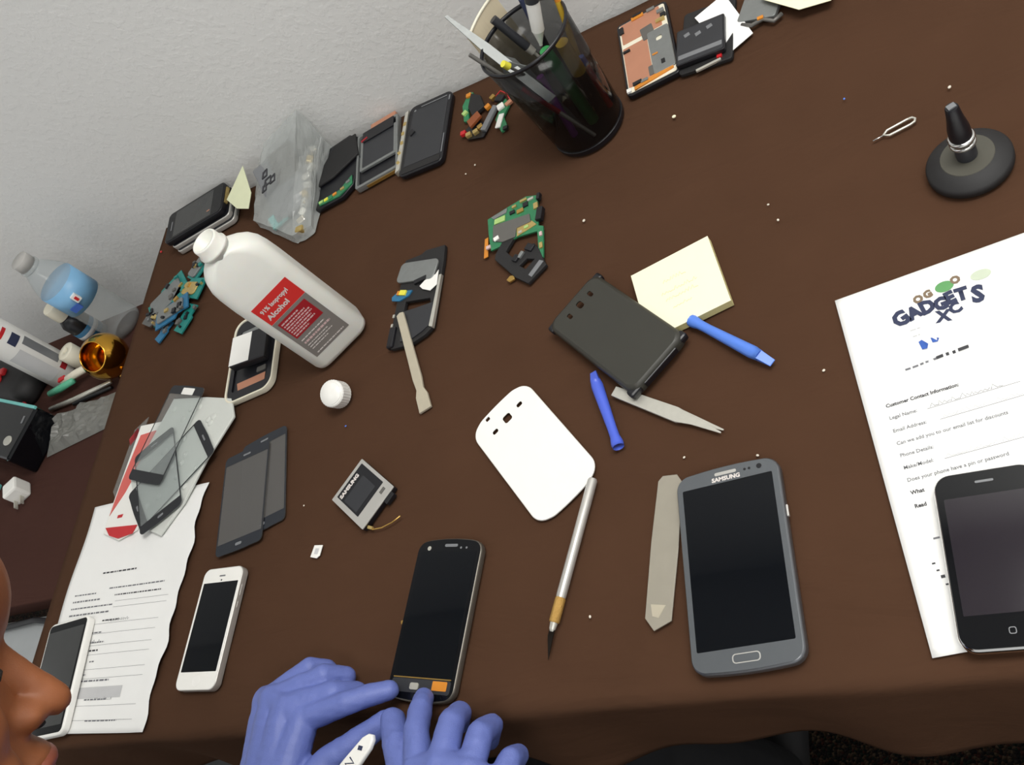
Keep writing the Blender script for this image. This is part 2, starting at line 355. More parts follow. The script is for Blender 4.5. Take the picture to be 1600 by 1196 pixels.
# ------------------------------------------------------------------ papers
def paper_sheet(name, label, pts_w, pts_h, x, y, rz, zf, cut=None):
    """pts_w x pts_h sheet, local origin top-left, u right, v down (negative y)"""
    t = thing(name, label, 'paper', x, y, rz)
    mb = MB(); nu, nv = int(pts_w/6), int(pts_h/6)
    for j in range(nv+1):
        for i in range(nu+1):
            u, v = pts_w*i/nu, -pts_h*j/nv
            if cut: u, v = cut(u, v)
            mb.v.append((u, v, zf(u, v)))
    for j in range(nv):
        for i in range(nu): mb.f.append((j*(nu+1)+i, (j+1)*(nu+1)+i, (j+1)*(nu+1)+i+1, j*(nu+1)+i+1))
    o = mb.build('sheet', M['paper'], t, smooth=True); s_ = o.modifiers.new('thickness', 'SOLIDIFY'); s_.thickness = .0002; s_.offset = -1
    return t
def rag(u): return 6*fbm(u*.05, 3)+4*fbm(u*.16, 7)
def zR(u, v):
    k = 1/(1+math.exp(-(u-52)/6)); edge = -72+rag(u)+(u-60)*.05
    return .5+k*(6.5*math.exp(-((v-edge-3)/9)**2) if v > edge else 6.5*math.exp(-((v-edge-3)/16)**2))
def greek(t, x0, y0, length, size, zf, material, z=.25, seed=0, name='printed_line', fill=.8):
    """a row of unreadable print as short dashes"""
    rnd = random.Random(seed+int(x0*7+y0*13)); mb = MB(); x = x0
    while x < x0+length:
        w = rnd.uniform(1.2, 5.5)*size/2.5; w = min(w, x0+length-x)
        h = size*.5
        q = [(x, y0), (x+w, y0), (x+w, y0+h), (x, y0+h)]
        mb.add([(a, b, zf(a, b)+z) for a, b in q], [(0, 1, 2, 3)]); x += w+size*.35/fill
    return mb.build(name, material, t)
def scribble(t, x0, y0, length, h, zf, material, seed, r=.16):
    rnd = random.Random(seed); n = max(8, int(length/1.4)); path = []
    for i in range(n):
        x = x0+length*i/(n-1); y = y0+(h if i % 2 else 0)*rnd.uniform(.1, 1.)
        path.append((x+rnd.uniform(-.6, .6), y, 0))
    mb = MB(); mb.tube([(a, b, zf(a, b)+.22) for a, b, _ in path], r, 4)
    return mb.build('handwriting', material, t)
def rule(t, x0, y0, length, zf, material=None, w=.3):
    mb = MB(); n = max(2, int(length/6))
    for i in range(n+1):
        x = x0+length*i/n; mb.v += [(x, y0, zf(x, y0)+.22), (x, y0+w, zf(x, y0+w)+.22)]
    for i in range(n): mb.f.append((2*i, 2*i+2, 2*i+3, 2*i+1))
    return mb.build('rule_line', material or M['inklight'], t)

pr = paper_sheet('intake_form', 'white printed form with a navy logo under the black phone at right', 215.9, 279.4, 949, 284, 5.8, zR)
x0 = 14.5
for s_, vv, bold in (('Customer Contact Information:', 103.5, .12), ('Legal Name:', 113.5, .05), ('Email Address:', 124, .05), ('Can we add you to our email list for discounts', 134, .05),
                     ('Phone Details:', 143.5, .05), ('Make/Model:', 153, .05), ('Does your phone have a pin or password', 162.5, .05), ('What', 172, .12), ('Read', 182, .12)):
    text('printed_text', s_, 3.9, M['ink'] if bold > .1 else M['inklight'], pr, x0, -vv, .3, 0, bold, .98, zR)
for k, (xa, vv, ln) in enumerate(((40, 113, 60), (46, 123.5, 70), (41, 152.5, 66))):
    rule(pr, xa, -vv-.6, ln, zR); scribble(pr, xa+2, -vv+.2, ln*.8, 3.4, zR, M['inkpale'] if k else M['inklight'], 5+k)
greek(pr, 34, -79.5, 22, 3.2, zR, M['inklight']); greek(pr, 56, -79.5, 22, 4.2, zR, M['ink'])
greek(pr, 20, -206, 5, 2.6, zR, M['inklight'])
for k in range(6): greek(pr, 15+1.5*k, -222-5*k, 2.6, 4.0 if k == 2 else 2.2, zR, M['ink'])
# logo
for ch, lx, ly, sz, an in (('G', 38, -43, 17, 20), ('A', 48, -40, 14, 12), ('D', 56.5, -39, 15, 8), ('G', 65.5, -39.5, 14, 2), ('E', 74.5, -37, 13.5, 8), ('T', 81, -37, 14, -2), ('S', 90, -42.5, 19, -8)):
    text('logo_letter', ch, sz, M['navy'], pr, lx, ly, .35, an, 1.0, .9, zR)
for ch, lx, ly, sz, an in (('X', 64, -49, 13, -10), ('C', 75, -47, 12, 14)): text('logo_letter', ch, sz, M['navy'], pr, lx, ly, .33, an, .7, .95, zR)
for ch, lx, ly, mt_ in (('G', 61.5, -26.5, 'inkbrown'), ('O', 54, -28, 'inkbrown'), ('O', 81.5, -22.5, 'inkbrown')): text('logo_small_letter', ch, 8.6, M[mt_], pr, lx, ly, .35, 12, .6, .95, zR)
for cx, cy, rx, ry, mt_ in ((76, -21.5, 6.5, 4.6, 'inkgreen'), (101, -22, 7, 4.2, 'inksage')):
    mb = MB(); pts = oval(rx, ry, cx, cy); mb.add([(a, b, zR(a, b)+.3) for a, b in pts], [tuple(range(len(pts)))]); mb.build('logo_blob', M[mt_], pr)
for q in ([(48, -60), (50.5, -59.5), (54, -66), (52.5, -69), (49, -68)], [(56.5, -61), (59.5, -61.5), (62, -65), (60.5, -67.5), (57, -66.5)]):
    mb = MB(); mb.add([(a, b, zR(a, b)+.6) for a, b in q[::-1]], [tuple(range(5))]); mb.build('blue_mark', M['inkblue'], pr)
greek(pr, 45, -49, 7, 2, zR, M['inkpale']); greek(pr, 45.5, -54.5, 5, 2, zR, M['inkpale'])

def zL(u, v): return .6+1.1*(1+math.sin(v*.045+u*.02))+.8*math.exp(-((u-205)/14)**2)*(1+math.sin(v*.11))
def cutL(u, v):
    k = u/215.9; wob = 2.5*math.sin(v*.06)+1.6*math.sin(v*.17+1)
    if k > .97: u = 209+wob
    return u, v
pl = paper_sheet('repair_form', 'white printed form under the pile of clear touch glasses at left', 215.9, 270, 34, 276, -2.0, zL, cutL)
rows = [(60, 92, 60), (20, 116, 40), (82, 112, 95), (20, 124, 52), (96, 121, 80), (20, 132, 78), (20, 140, 75), (20, 153, 18), (88, 150, 30), (20, 161, 15), (52, 163, 40), (60, 174, 42), (60, 183, 34), (84, 195, 8), (70, 209, 14), (50, 216, 78), (50, 240, 26), (95, 236, 38), (50, 257, 30), (108, 258, 52)]
for i, (a, b, ln) in enumerate(rows): greek(pl, a, -b, ln, 3.0 if i % 3 else 3.6, zL, M['inklight'] if i % 4 else M['ink'], .3, i)
for b in (127, 134, 152, 163, 176, 186, 202, 212, 241, 256): rule(pl, 60 if b > 150 else 100, -b-.8, 125 if b > 150 else 90, zL)
mb = MB(); q = [(50+105*i/10, -222) for i in range(11)]+[(155-105*i/10, -234) for i in range(11)]
mb.add([(a, b, zL(a, b)+.25) for a, b in q[::-1]], [tuple(range(22))]); mb.build('grey_print_block', M['inkpale'], pl)
for k, (a, b, ln) in enumerate(((100, 151, 34), (72, 174, 24), (112, 236, 30))): scribble(pl, a, -b, ln, 4, zL, M['inklight'], 50+k)

# ------------------------------------------------------------------ phones
def phone_body(t, w, h, th, r, body, bev=2., bulge=0.):
    return plate('body', rrect(w, h, r, 8, bulge=bulge), 0, th, body, t, bev)
# large grey phone
p = thing('smartphone', 'large grey smartphone face up beside the frosted plastic strip', 'phone', 859, 82, 2.9)
phone_body(p, 81, 151.5, 9.4, 13, M['phonerim'], 2.6, 2.5)
plate('front_panel', rrect(78.5, 149, 12, 8, bulge=2.4), 9.3, 9.75, M['phonegrey'], p, .2)
plate('screen', rrect(70, 123, 1, 2, 0, 1.5), 9.7, 9.85, M['screen'], p)
plate('speaker_grille', rrect(17, 2.6, 1.2, 4, 0, 70.5), 9.7, 9.95, M['alu'], p)
text('printed_text', 'SAMSUNG', 4.6, M['labelwhite'], p, 0, 64.6, 9.9, 0, .22, 1.05, None, 'CENTER')
plate('home_button', [rrect(20, 6.6, 2.6, 5, 0, -67.5), rrect(18.4, 5.2, 2, 5, 0, -67.5)], 9.6, 10.1, M['alu'], p); plate('home_button_cap', rrect(18, 4.8, 1.9, 5, 0, -67.5), 9.6, 10., M['phonegrey'], p)
for cx, rr in ((15, 1), (18.5, 1), (26, 2)): plate('sensor', oval(rr, rr, cx, 69.5), 9.7, 9.95, M['black'], p)
MB().box((40.8, 32, 5), (1.6, 9, 2.4)).build('power_button', M['alu'], p, bevel=.4)
# white phone
p = thing('smartphone', 'slim white smartphone with silver edge right of the printed form', 'phone', 307, 95, -3.1)
phone_body(p, 58.6, 123.8, 7.6, 8.5, M['alu'], .7)
plate('front_panel', rrect(57.2, 122.4, 8, 8), 7.5, 7.85, M['white'], p, .1)
plate('screen', rrect(51.6, 90.5, .6, 2, 0, 1), 7.8, 7.95, M['screen'], p)
plate('home_button', oval(5.4, 5.4, 0, -53), 7.75, 7.92, M['whitematt'], p); plate('earpiece', rrect(9, 1.6, .8, 3, 0, 53), 7.8, 7.95, M['grey'], p); plate('camera_dot', oval(1, 1, 0, 48.5), 7.8, 7.95, M['black'], p)
for yy in (34, 22, 40): MB().box((29.4, yy, 3.8), (.6, 6, 2)).build('side_button', M['alu'], p, bevel=.2)
# opened phone being repaired
p = thing('smartphone', 'dark smartphone without its lower cover, touched by the gloved fingers', 'phone', 592, 73, -8)
phone_body(p, 70.6, 136.6, 7.6, 13, M['bronzerim'], 2., 3.)
plate('front_panel', rrect(68.4, 134.4, 12, 8, 0, 0, bulge=3.), 7.4, 7.8, M['blackg'], p, .1)
plate('screen', rrect(61, 108, .6, 2, 0, 4), 7.75, 7.95, M['screen'], p)
plate('chin_frame', rrect(62, 11, 2, 3, 0, -57), 7.75, 8.0, M['darkgrey'], p); plate('flex_ribbon', rrect(15, 7.5, .8, 2, 20, -56), 8., 8.4, M['orange'], p)
plate('connector', rrect(9, 5.5, 1.5, 3, -6, -57.5), 8., 8.8, M['steel'], p); plate('gold_seam', rrect(61, .9, .3, 2, 0, -50.6), 7.8, 8.05, M['brass'], p)
plate('speaker_grille', rrect(14, 2.6, 1.2, 4, 2, 63), 7.75, 8.0, M['grey'], p); plate('camera_lens', oval(2, 2, -22, 60.5), 7.75, 8.0, M['steel'], p)
for cx in (13, 19): plate('sensor', oval(1, 1, cx, 60.8), 7.75, 8.0, M['grey'], p)
MB().box((-37.2, -4, 3), (5, 3, 1.2), 15).build('side_flex', M['brass'], p)
# black phone on the form
p = thing('smartphone', 'black smartphone with chrome bezel lying on the logo form', 'phone', 1026.5, 61.5, -.8, 1.2)
plate('body', rrect(62.1, 115.5, 11, 8), 0, 11.2, M['chrome'], p, 3.4)
plate('front_panel', rrect(59, 112.4, 9.6, 8), 11.1, 11.5, M['blackg'], p, .15)
plate('screen', rrect(50.5, 76, .6, 2, 0, 2), 11.45, 11.6, M['reflectscreen'], p)
plate('earpiece', rrect(11, 1.6, .8, 4, 0, 49), 11.45, 11.65, M['grey'], p)
plate('home_button_ring', [rrect(4.2, 4.2, 1.2, 4, 0, -46.5), rrect(3.2, 3.2, .9, 4, 0, -46.5)], 11.45, 11.65, M['grey'], p)
# grey screened phone with white rim
p = thing('smartphone', 'white rimmed phone with grey screen beside the nose, on the printed form', 'phone', 74, 63, 4.5, 3.2)
plate('body', rrect(72, 130, 9, 8), 0, 9, M['white'], p, 2.2)
plate('front_panel', rrect(66, 124, 5, 6), 8.9, 9.2, M['blackg'], p); plate('screen', rrect(62, 108, .6, 2, -1, 0), 9.15, 9.3, M['screengrey'], p)

# ------------------------------------------------------------------ shells, cases, covers
c = thing('phone_back_cover', 'white phone back cover with three small openings', 'phone cover', 677, 214, 37.5)
out = rrect(70, 136, 17, 10, bulge=2.6)
out = [(x, y) for x, y in out]
me = plate_mesh([out, rrect(8.6, 8.6, 2.2, 4, 1, 48), rrect(6, 4.4, 1.6, 3, -15.5, 46.5), rrect(6, 4.4, 1.6, 3, 17.5, 49.5), rrect(4.4, 4, .8, 2, -14, 64.5)], 1.2, 2.4, .5)
o = sharp_smooth(link('shell', me, M['white'], c), 40)
rim = rrect(70, 136, 17, 10, bulge=2.6); mb = MB()
mb.tube([(x*.985, y*.985, 1.3) for x, y in rim], 1.2, 6, closed=True); mb.build('rim', M['white'], c, smooth=True)

c = thing('phone_case', 'black hard phone case lying back up over the tweezers', 'phone case', 762, 307, 42.5, 4.2)
out = rrect(66, 128, 10, 8)
mb = MB()      # convex tray: rounded walls
levels = [(1.0, 1.0, 0), (1.01, 1.005, 3), (1.0, 1.0, 7), (.965, .985, 9.6), (.90, .95, 10.8)]
n = len(out)
for sx, sy, z in levels: mb.v += [(x*sx, y*sy, z) for x, y in out]
for i in range(len(levels)-1):
    for j in range(n): j2 = (j+1) % n; mb.f.append((i*n+j, i*n+j2, (i+1)*n+j2, (i+1)*n+j))
mb.build('side_wall', M['olive'], c, smooth=True)
inner = [(x*.90, y*.95) for x, y in out]
plate('back_panel', [inner, rrect(6, 9, 2.4, 5, 1, 49), rrect(4, 7, 1.6, 4, -13, 49), rrect(4, 7.5, 1.6, 4, 14.5, 48.5)], 9.6, 10.9, M['olive'], c)
for cx, cy in ((-28, 60), (29, 60), (28, -59), (-29, -60)):
    MB().box((cx, cy, 4), (13, 9, 8), 0).build('corner_clip', M['black'], c, bevel=2.2)
MB().box((0, -63.5, 4), (40, 3, 7)).build('end_lip', M['black'], c, bevel=1)

# battery and backing in the row of parts by the wall
c = thing('phone_shell', 'opened phone shell with battery and copper patch behind the alcohol bottle', 'phone part', 276, 428, 6)
plate('rim', [rrect(77, 122, 16, 8), rrect(72, 117, 14, 8)], 0, 8, M['cream'], c, .8); plate('tray', rrect(74, 119, 15, 8), 1, 5, M['black'], c)
plate('copper_patch', rel([(-22, -34), (24, -34), (24, -50), (8, -47), (2, -52), (-18, -49)], 0, 0), 5, 5.5, M['copper'], c)
plate('inner_frame', [rrect(70, 115, 13, 8), rrect(56, 88, 4, 4, 0, -2)], 5, 7, M['black'], c, .4)
b = MB().box((4, 2, 14), (52, 44, 11), 0, 0, 6).build('battery', M['black'], c, bevel=1.2); MB().box((-7, 2, 20.6), (29, 42, .5), 0, 0, 6).build('battery_label', M['whitematt'], b, loc=(0, 0, 0))
plate('grey_plate', rrect(44, 14, 2, 3, -2, 34), 5, 7.5, M['duct'], c); MB().box((12, 24.5, 8), (20, 2, 3), 8).build('red_strip', M['dkred'], c); plate('steel_chip', rrect(14, 7, 1, 2, 17, -27), 5, 6.5, M['shield'], c)

c = thing('phone_chassis', 'black phone midframe with grey metal shield above the plastic stick', 'phone part', 523, 429, -3.5)
plate('frame', [[(-28, 56), (-6, 58), (0, 62), (26, 61), (28, 40), (29, -44), (20, -52), (2, -60), (-24, -60), (-29, -50)], rel([(-16, -2), (18, -6), (20, -12), (-2, -14), (-16, -14)], 0, 0)], 0, 5, M['blackm'], c, .6)
plate('metal_shield', rrect(54, 26, 6, 5, -5, 34, -9)+[], 5, 8, M['duct'], c, .7)
plate('white_sticker', [(8, 18), (22, 22), (25, 27), (26, 8), (18, 2), (7, 7), (2, 12)], 6.2, 7.2, M['white'], c, .2)
plate('connector_board', [(-36, 8), (-27, 14), (-8, 10), (-12, 4), (-24, 0), (-35, 3)], 5, 6.6, M['pcbblue'], c); MB().box((-20, 9, 7.5), (9, 6, 2), -15).build('gold_connector', M['yellowb'], c); MB().box((-26, 10, 7.4), (4, 5, 2), -15).build('orange_tab', M['orange'], c)
MB().box((6, -24, 5.3), (13, 4.5, .8), 12).build('small_label', M['duct'], c); plate('side_rail', [(27, 20), (30, 20), (30, -46), (25, -44)], 3, 7, M['steel'], c)
plate('lower_cover', [(-14, -16), (24, -14), (26, -40), (16, -48), (0, -56), (-12, -54)], 4.8, 6.4, M['darkgrey'], c, .3)
MB().box((-25, -46, 4), (9, 26, 8), 0).build('antenna_block', M['black'], c, bevel=2); MB().box((2, 20, 7), (16, 5, 3), 10).build('camera_bar', M['chip'], c)
for yy in (-18, -30): MB().box((-28.5, yy, 4.5), (2.5, 4, 3)).build('contact', M['steel'], c)

c = thing('antenna_module', 'square phone module with black battery face and silver border', 'phone part', 486.5, 207, -40)
plate('base', rrect(61, 50, 1.5, 3), 0, 5.5, M['black'], c, .4); plate('silver_border', [rrect(61, 50, 1, 3), rrect(42, 41, 1, 3, -6, 1)], 5.4, 6.6, M['alu'], c, .2)
plate('dark_panel', rrect(42, 41, 1, 3, -6, 1), 5.4, 6.1, M['black'], c); plate('grey_panel', rrect(24, 31, 1, 3, -3, -2), 6., 6.25, M['darkgrey'], c)
text('printed_text', 'SAMSUNG', 6.2, M['labelwhite'], c, -19.5, -18, 6.2, 90, .35, 1.02)
plate('tab', rrect(4, 7, .5, 2, 21, 15), 6.5, 6.9, M['shield'], c)
MB().box((33, 14, 3.5), (6, 12, 5)).build('connector', M['chip'], c, bevel=.5)
MB().tube([(30, -20, 4), (38, -19, 3), (46, -12, 2.5), (53, -2, 2.5), (58, 8, 3.5)], .75, 6).build('wire', M['brass'], c, smooth=True)
MB().box((35, -19, 3.6), (6, 3, 2.4), 20).build('wire_plug', M['goldcontact'], c)

o = plate('sim_tray', rrect(11, 12.5, 1.2, 3), 0, 1., M['white'], None, .2, (432, 158, .2), (0, 0, math.radians(-10)))
sim = thing('memory_card', 'tiny white card left of the square silver module', 'memory card', 432, 158, -10)
bpy.data.objects.remove(o)
plate('card', [(-6, -6), (3, -7), (6, -4), (6, 6.5), (-5, 6)], .2, 1.2, M['white'], sim, .15); plate('contact_pad', rrect(5, 6, .6, 2, .5, 0), 1.15, 1.35, M['inkpale'], sim)

# ------------------------------------------------------------------ tools
def pry_tool(label, ax, ay, bx_, by_, material, tipx):
    L_ = math.hypot(bx_-ax, by_-ay); t = thing('pry_tool', label, 'tool', ax, ay, math.degrees(math.atan2(by_-ay, bx_-ax)), 0, 'blue plastic pry tools')
    prof = [(0, 5.0), (3, 5.6), (6, 5.2), (10, 4.3), (20, 4.2), (L_*.55, 5.0), (L_*.78, 5.6), (L_*.86, 4.6)]
    mb = MB(); seg = 10
    for i, (xx, r) in enumerate(prof):
        mb.v += [(xx, r*math.cos(2*math.pi*j/seg), 5.6+r*.95*math.sin(2*math.pi*j/seg)) for j in range(seg)]
    for i in range(len(prof)-1):
        for j in range(seg): mb.f.append((i*seg+j, i*seg+(j+1) % seg, (i+1)*seg+(j+1) % seg, (i+1)*seg+j))
    mb.f += [tuple(range(seg)), tuple((len(prof)-1)*seg+j for j in range(seg))[::-1]]
    mb.build('handle', material, t, smooth=True)
    mb = MB(); mb.add([(L_*.85, -4, 8.5), (L_*.85, 4, 8.5), (L_*.85, 4, 2.6), (L_*.85, -4, 2.6), (L_, -tipx, 4.2), (L_, tipx, 4.2), (L_, tipx, 3.2), (L_, -tipx, 3.2)],
               [(0, 1, 2, 3), (4, 7, 6, 5), (0, 4, 5, 1), (1, 5, 6, 2), (2, 6, 7, 3), (3, 7, 4, 0)]); mb.build('flat_tip', material, t, bevel=.3)
    return t
pry_tool('blue plastic pry tool with its end on the sticky note pad', 832, 300, 897, 240, M['blue'], 3.2)
pry_tool('blue plastic pry tool under the left side of the black case', 764, 196, 738, 276, M['blueD'], 3.)

t = thing('tweezers', 'flat steel tweezers sticking out from under the black case', 'tweezers', 758, 252, math.degrees(math.atan2(-61, 95)))
for s, dz in ((1, .6), (-1, 2.2)):
    plate('arm', [(0, -4.5*1), (10, -5), (70, -6.5*1), (84, -3+s), (112, s*1.6-.6), (112, s*1.6+.6), (84, 4+s*.6), (66, 6), (10, 5), (0, 4.5)], dz, dz+1.2, M['steel'], t, .25)

t = thing('hobby_knife', 'slim silver craft knife with brass collar below the white cover', 'knife', 740, 173, math.degrees(math.atan2(55-173, 707-740)))
MB().lathe([(0, 0), (3.2, .3), (4.1, 2), (4.1, 98), (3.9, 101)], 20).build('handle', M['alu'], t, smooth=False, rot=(0, math.pi/2, 0), loc=(0, 0, 4.3), sharp=40)
MB().lathe([(3.8, 101), (4.3, 102), (4.3, 120), (3.6, 121)], 20).build('collar', M['knifegrip'], t, rot=(0, math.pi/2, 0), loc=(0, 0, 4.3), sharp=40)
MB().lathe([(3.2, 121), (2.6, 126), (1.4, 128)], 16).build('chuck', M['steel'], t, rot=(0, math.pi/2, 0), loc=(0, 0, 4.3), sharp=40)
mb = MB(); mb.add([(126, -2.6, 4), (132, -3, 3.6), (149, 1.8, 1.0), (132, 2.6, 3.8), (126, 2.4, 4), (126, -2.4, 4.6), (132, -2.6, 4.2), (149, 1.8, 1.4), (132, 2.4, 4.4), (126, 2.2, 4.6)],
           [(0, 1, 2, 3, 4), (9, 8, 7, 6, 5), (0, 5, 6, 1), (1, 6, 7, 2), (2, 7, 8, 3), (3, 8, 9, 4), (4, 9, 5, 0)]); mb.build('blade', M['blade'], t)

t = thing('plastic_strip', 'frosted flat plastic opening strip left of the large grey phone', 'tool', 800, 102, 0)
plate('strip', rel([(801, 164), (813, 163), (817, 156), (812, 100), (805, 48), (791, 42), (784, 52), (790, 110), (797, 160)], 800, 102), .4, 1.8, M['spudger'], t, .35)
plate('tip_stain', rel([(789, 62), (801, 60), (795, 51), (790, 53)], 800, 102), 1.8, 1.95, M['stick'], t)

t = thing('plastic_stick', 'beige plastic prying stick leaning on the black phone midframe', 'tool', 506, 409, math.degrees(math.atan2(286-409, 550-506)), 0)
st = plate('stick', [(0, -4.5), (90, -5.4), (104, -4.2), (112, -7), (131, -7.4), (131, 7.0), (113, 7), (104, 4.2), (90, 5.4), (0, 4.5), (-2, 0)], -1.6, 1.6, M['stick'], t, .6, (0, 0, 9), (0, math.radians(3.5), 0))

t = thing('sim_eject_pin', 'small steel eject pin near the black vacuum stand', 'pin', 997, 429, math.degrees(math.atan2(437-429, 1031-997)), .3)
MB().tube([(0, 0, .8), (9, 0, .8)], .7, 8).build('needle', M['chrome'], t, smooth=True)
loop = [(8.5, 0), (13, 3), (30, 3.4), (34, 2.6), (35.5, 0), (34, -2.6), (30, -3.4), (13, -3)]
MB().tube([(x, y, .9) for x, y in loop], 1.05, 8, closed=True).build('loop', M['steel'], t, smooth=True)

t = thing('suction_stand', 'black round suction stand with steel collar and black rubber tip', 'tool', 1062, 372, 0)
MB().lathe([(29.5, 0), (31, 1.5), (31, 6.5), (29.5, 8.2), (19.5, 13.5)], 48).build('base', M['blackm'], t, sharp=60)
MB().lathe([(19.5, 13.3), (19, 13.9), (7, 13.9)], 40).build('top_disc', mat('grey_olive_rubber', '4a483f', .6), t, sharp=40)
MB().lathe([(7.6, 13.5), (7.6, 27), (6.8, 28)], 28).build('stem', M['darkgrey'], t, sharp=40)
for z in (28, 33): MB().lathe([(8.6, z), (9.6, z+.8), (9.6, z+2.6), (8.6, z+3.4)], 28).build('steel_ring', M['chrome'], t, sharp=60)
tp = MB().lathe([(7.4, 30), (8.2, 38), (7.8, 46), (5.8, 58), (4.8, 68), (4.3, 69)], 28).build('rubber_tip', M['black'], t, sharp=50)
MB().box((0, 0, 69.5), (6, 4.5, 1.4), 20).build('tip_cap', M['grey'], tp)

# ------------------------------------------------------------------ sticky notes
t = thing('sticky_note_pad', 'pale yellow sticky note pad right of the black case', 'note pad', 823, 335.5, 12.8)
MB().box((0, 0, 3.6), (76, 76, 7.2)).build('sheets', M['stickyedge'], t); MB().box((0, 0, 7.5), (76.2, 76.2, .6)).build('top_sheet', M['sticky'], t)
for k, (x, y, ln) in enumerate(((-12, 12, 22), (-16, 0, 34), (-14, -8, 30), (-10, -18, 18))): scribble(t, x, y, ln, 4, lambda a, b: 7.7, M['pencil'], 80+k, .22)

# ------------------------------------------------------------------ alcohol bottle and cap
def loft(sections, n=40):
    """stack of rounded rectangles (w, d, r, z)"""
    mb = MB()
    for w, d, r, z in sections: mb.v += [(x, y, z) for x, y in rrect(w, d, r, n//4-1)]
    k = len(rrect(10, 10, 2, n//4-1))
    for i in range(len(sections)-1):
        for j in range(k): j2 = (j+1) % k; mb.f.append((i*k+j, i*k+j2, (i+1)*k+j2, (i+1)*k+j))
    mb.f += [tuple(range(k))[::-1], tuple((len(sections)-1)*k+j for j in range(k))]
    return mb
BX, BY, BR = 412, 411, 36
t = thing('alcohol_bottle', 'open milky white bottle with red and grey label', 'bottle', BX, BY, BR)
loft([(68, 38, 12, 0), (75, 45, 14, 3), (77, 47, 14, 8), (77, 47, 14, 126), (77, 45.5, 14, 132), (76.5, 42, 14, 146), (74, 39, 14, 157), (67, 36, 14, 166), (55, 33, 14, 173), (41, 31, 14, 178), (33, 30, 14.5, 181)]).build('body', M['hdpe'], t, smooth=True)
mb = MB(); mb.lathe([(15.4, 179), (15.4, 184), (17.2, 185), (17.2, 187.5), (15.2, 189), (15.0, 197.4), (14.2, 199), (12.6, 199), (12.2, 187), (0.01, 184)], 32)
mb.build('neck', M['hdpe'], t, smooth=True)
lb = t; fy = -23.7
def lab(name, x0, x1, z0, z1, material, off, par=lb): return MB().box(((x0+x1)/2, fy-off, (z0+z1)/2), (x1-x0, .3, z1-z0)).build(name, material, par)
lab('grey_label', -25, 25, 23, 91, M['labelgrey'], .0); lab('red_label', -25, 25, 91.5, 121, M['red'], .0); lab('dark_red_label', -21, 19, 58, 87, M['dkred'], .2)
def lt(s_, size, x, z, material, bold=.1, wide=1.):
    o = text('label_text', s_, size, material, lb, 0, 0, 0, 0, bold, wide); o.rotation_euler = (math.pi/2, 0, 0); o.location = Vector((x, fy-.45, z))*MM; return o
lt('91% Isopropyl', 7.4, -21, 108, M['labelwhite'], .25, .88); lt('Alcohol', 9.2, -21, 97, M['labelwhite'], .35)
def lg(x, z, ln, size, material, seed):
    rnd = random.Random(seed); mb = MB(); xx = x
    while xx < x+ln:
        w = min(rnd.uniform(1.5, 5), x+ln-xx); mb.box((xx+w/2, fy-.42, z), (w, .1, size)); xx += w+.8
    mb.build('label_print', material, lb)
for k, (z, ln) in enumerate(((83, 24), (79, 30), (75.5, 34), (72, 34), (68.5, 30), (65, 32), (61.5, 20))): lg(-19, z, ln, 1.7, M['pinkprint'], k)
for k, (z, ln, sz, mt_) in enumerate(((52, 34, 1.4, 'labelwhite'), (47, 38, 2.6, 'pinkprint'), (42, 30, 1.1, 'labelwhite'), (38.5, 34, 1.1, 'labelwhite'), (35, 24, 1.1, 'labelwhite'), (27, 40, 1.5, 'labelwhite'))): lg(-20, z, ln, sz, M[mt_], 20+k)

t = thing('bottle_cap', 'white ribbed screw cap in front of the alcohol bottle', 'cap', 433, 331, 20, 0)
mb = MB(); seg = 60; prof = [(13.5, 0), (14.4, 1), (14.4, 15.5), (13.4, 17), (12.4, 17.4)]
for r, z in prof:
    for j in range(seg):
        rr = r+(.35 if (j % 2 and 1 <= z < 16) else 0); a = 2*math.pi*j/seg; mb.v.append((rr*math.cos(a), rr*math.sin(a), z))
for i in range(len(prof)-1):
    for j in range(seg): j2 = (j+1) % seg; mb.f.append((i*seg+j, i*seg+j2, (i+1)*seg+j2, (i+1)*seg+j))
mb.f += [tuple(range(seg))[::-1], tuple((len(prof)-1)*seg+j for j in range(seg))]
mb.build('ribbed_wall', M['white'], t, rot=(math.radians(24), 0, 0), loc=(0, 0, 5.9)); MB().lathe([(12.4, 17.3), (12, 17.9), (0.01, 18)], 40).build('top_disc', M['white'], t, smooth=True, rot=(math.radians(24), 0, 0), loc=(0, 0, 5.9))

# ------------------------------------------------------------------ pen cup
CX, CY = 727, 583
t = thing('pen_cup', 'smoky black pen cup standing by the wall', 'pen cup', CX, CY)
mb = MB(); mb.lathe([(38.5, 1), (40, 3), (43.5, 60), (48, 132), (46.6, 132), (42, 60), (38.6, 4), (.01, 4), (.01, 1)], 56); mb.build('wall', M['smoke'], t, smooth=True)
MB().lathe([(40, 0), (40.6, 3.5), (40.6, 6), (39.6, 7)], 48).build('base_ring', M['black'], t, sharp=40)
MB().lathe([(46.5, 130), (48.6, 130.4), (49, 132.5), (48, 134.2), (46.4, 133.6), (46, 131.5), (46.5, 130)], 56).build('rim', M['black'], t, smooth=True)
G = 'tools standing in the pen cup'
def stick(name, label, cat, a, b, parts):
    """a thing standing in the cup from a (bottom) to b (top); parts = (name, t0, t1, r0, r1, material)"""
    a, b = Vector(a), Vector(b); e = thing(name, label, cat, CX+a.x, CY+a.y, 0, a.z, G); d = b-a
    for nm, t0, t1, r0, r1, mt_ in parts: MB().tube([d*t0, d*(t0*.9+t1*.1), d*t1], [r0, r0, r1], 14).build(nm, M[mt_], e, smooth=False, sharp=40)
    return e
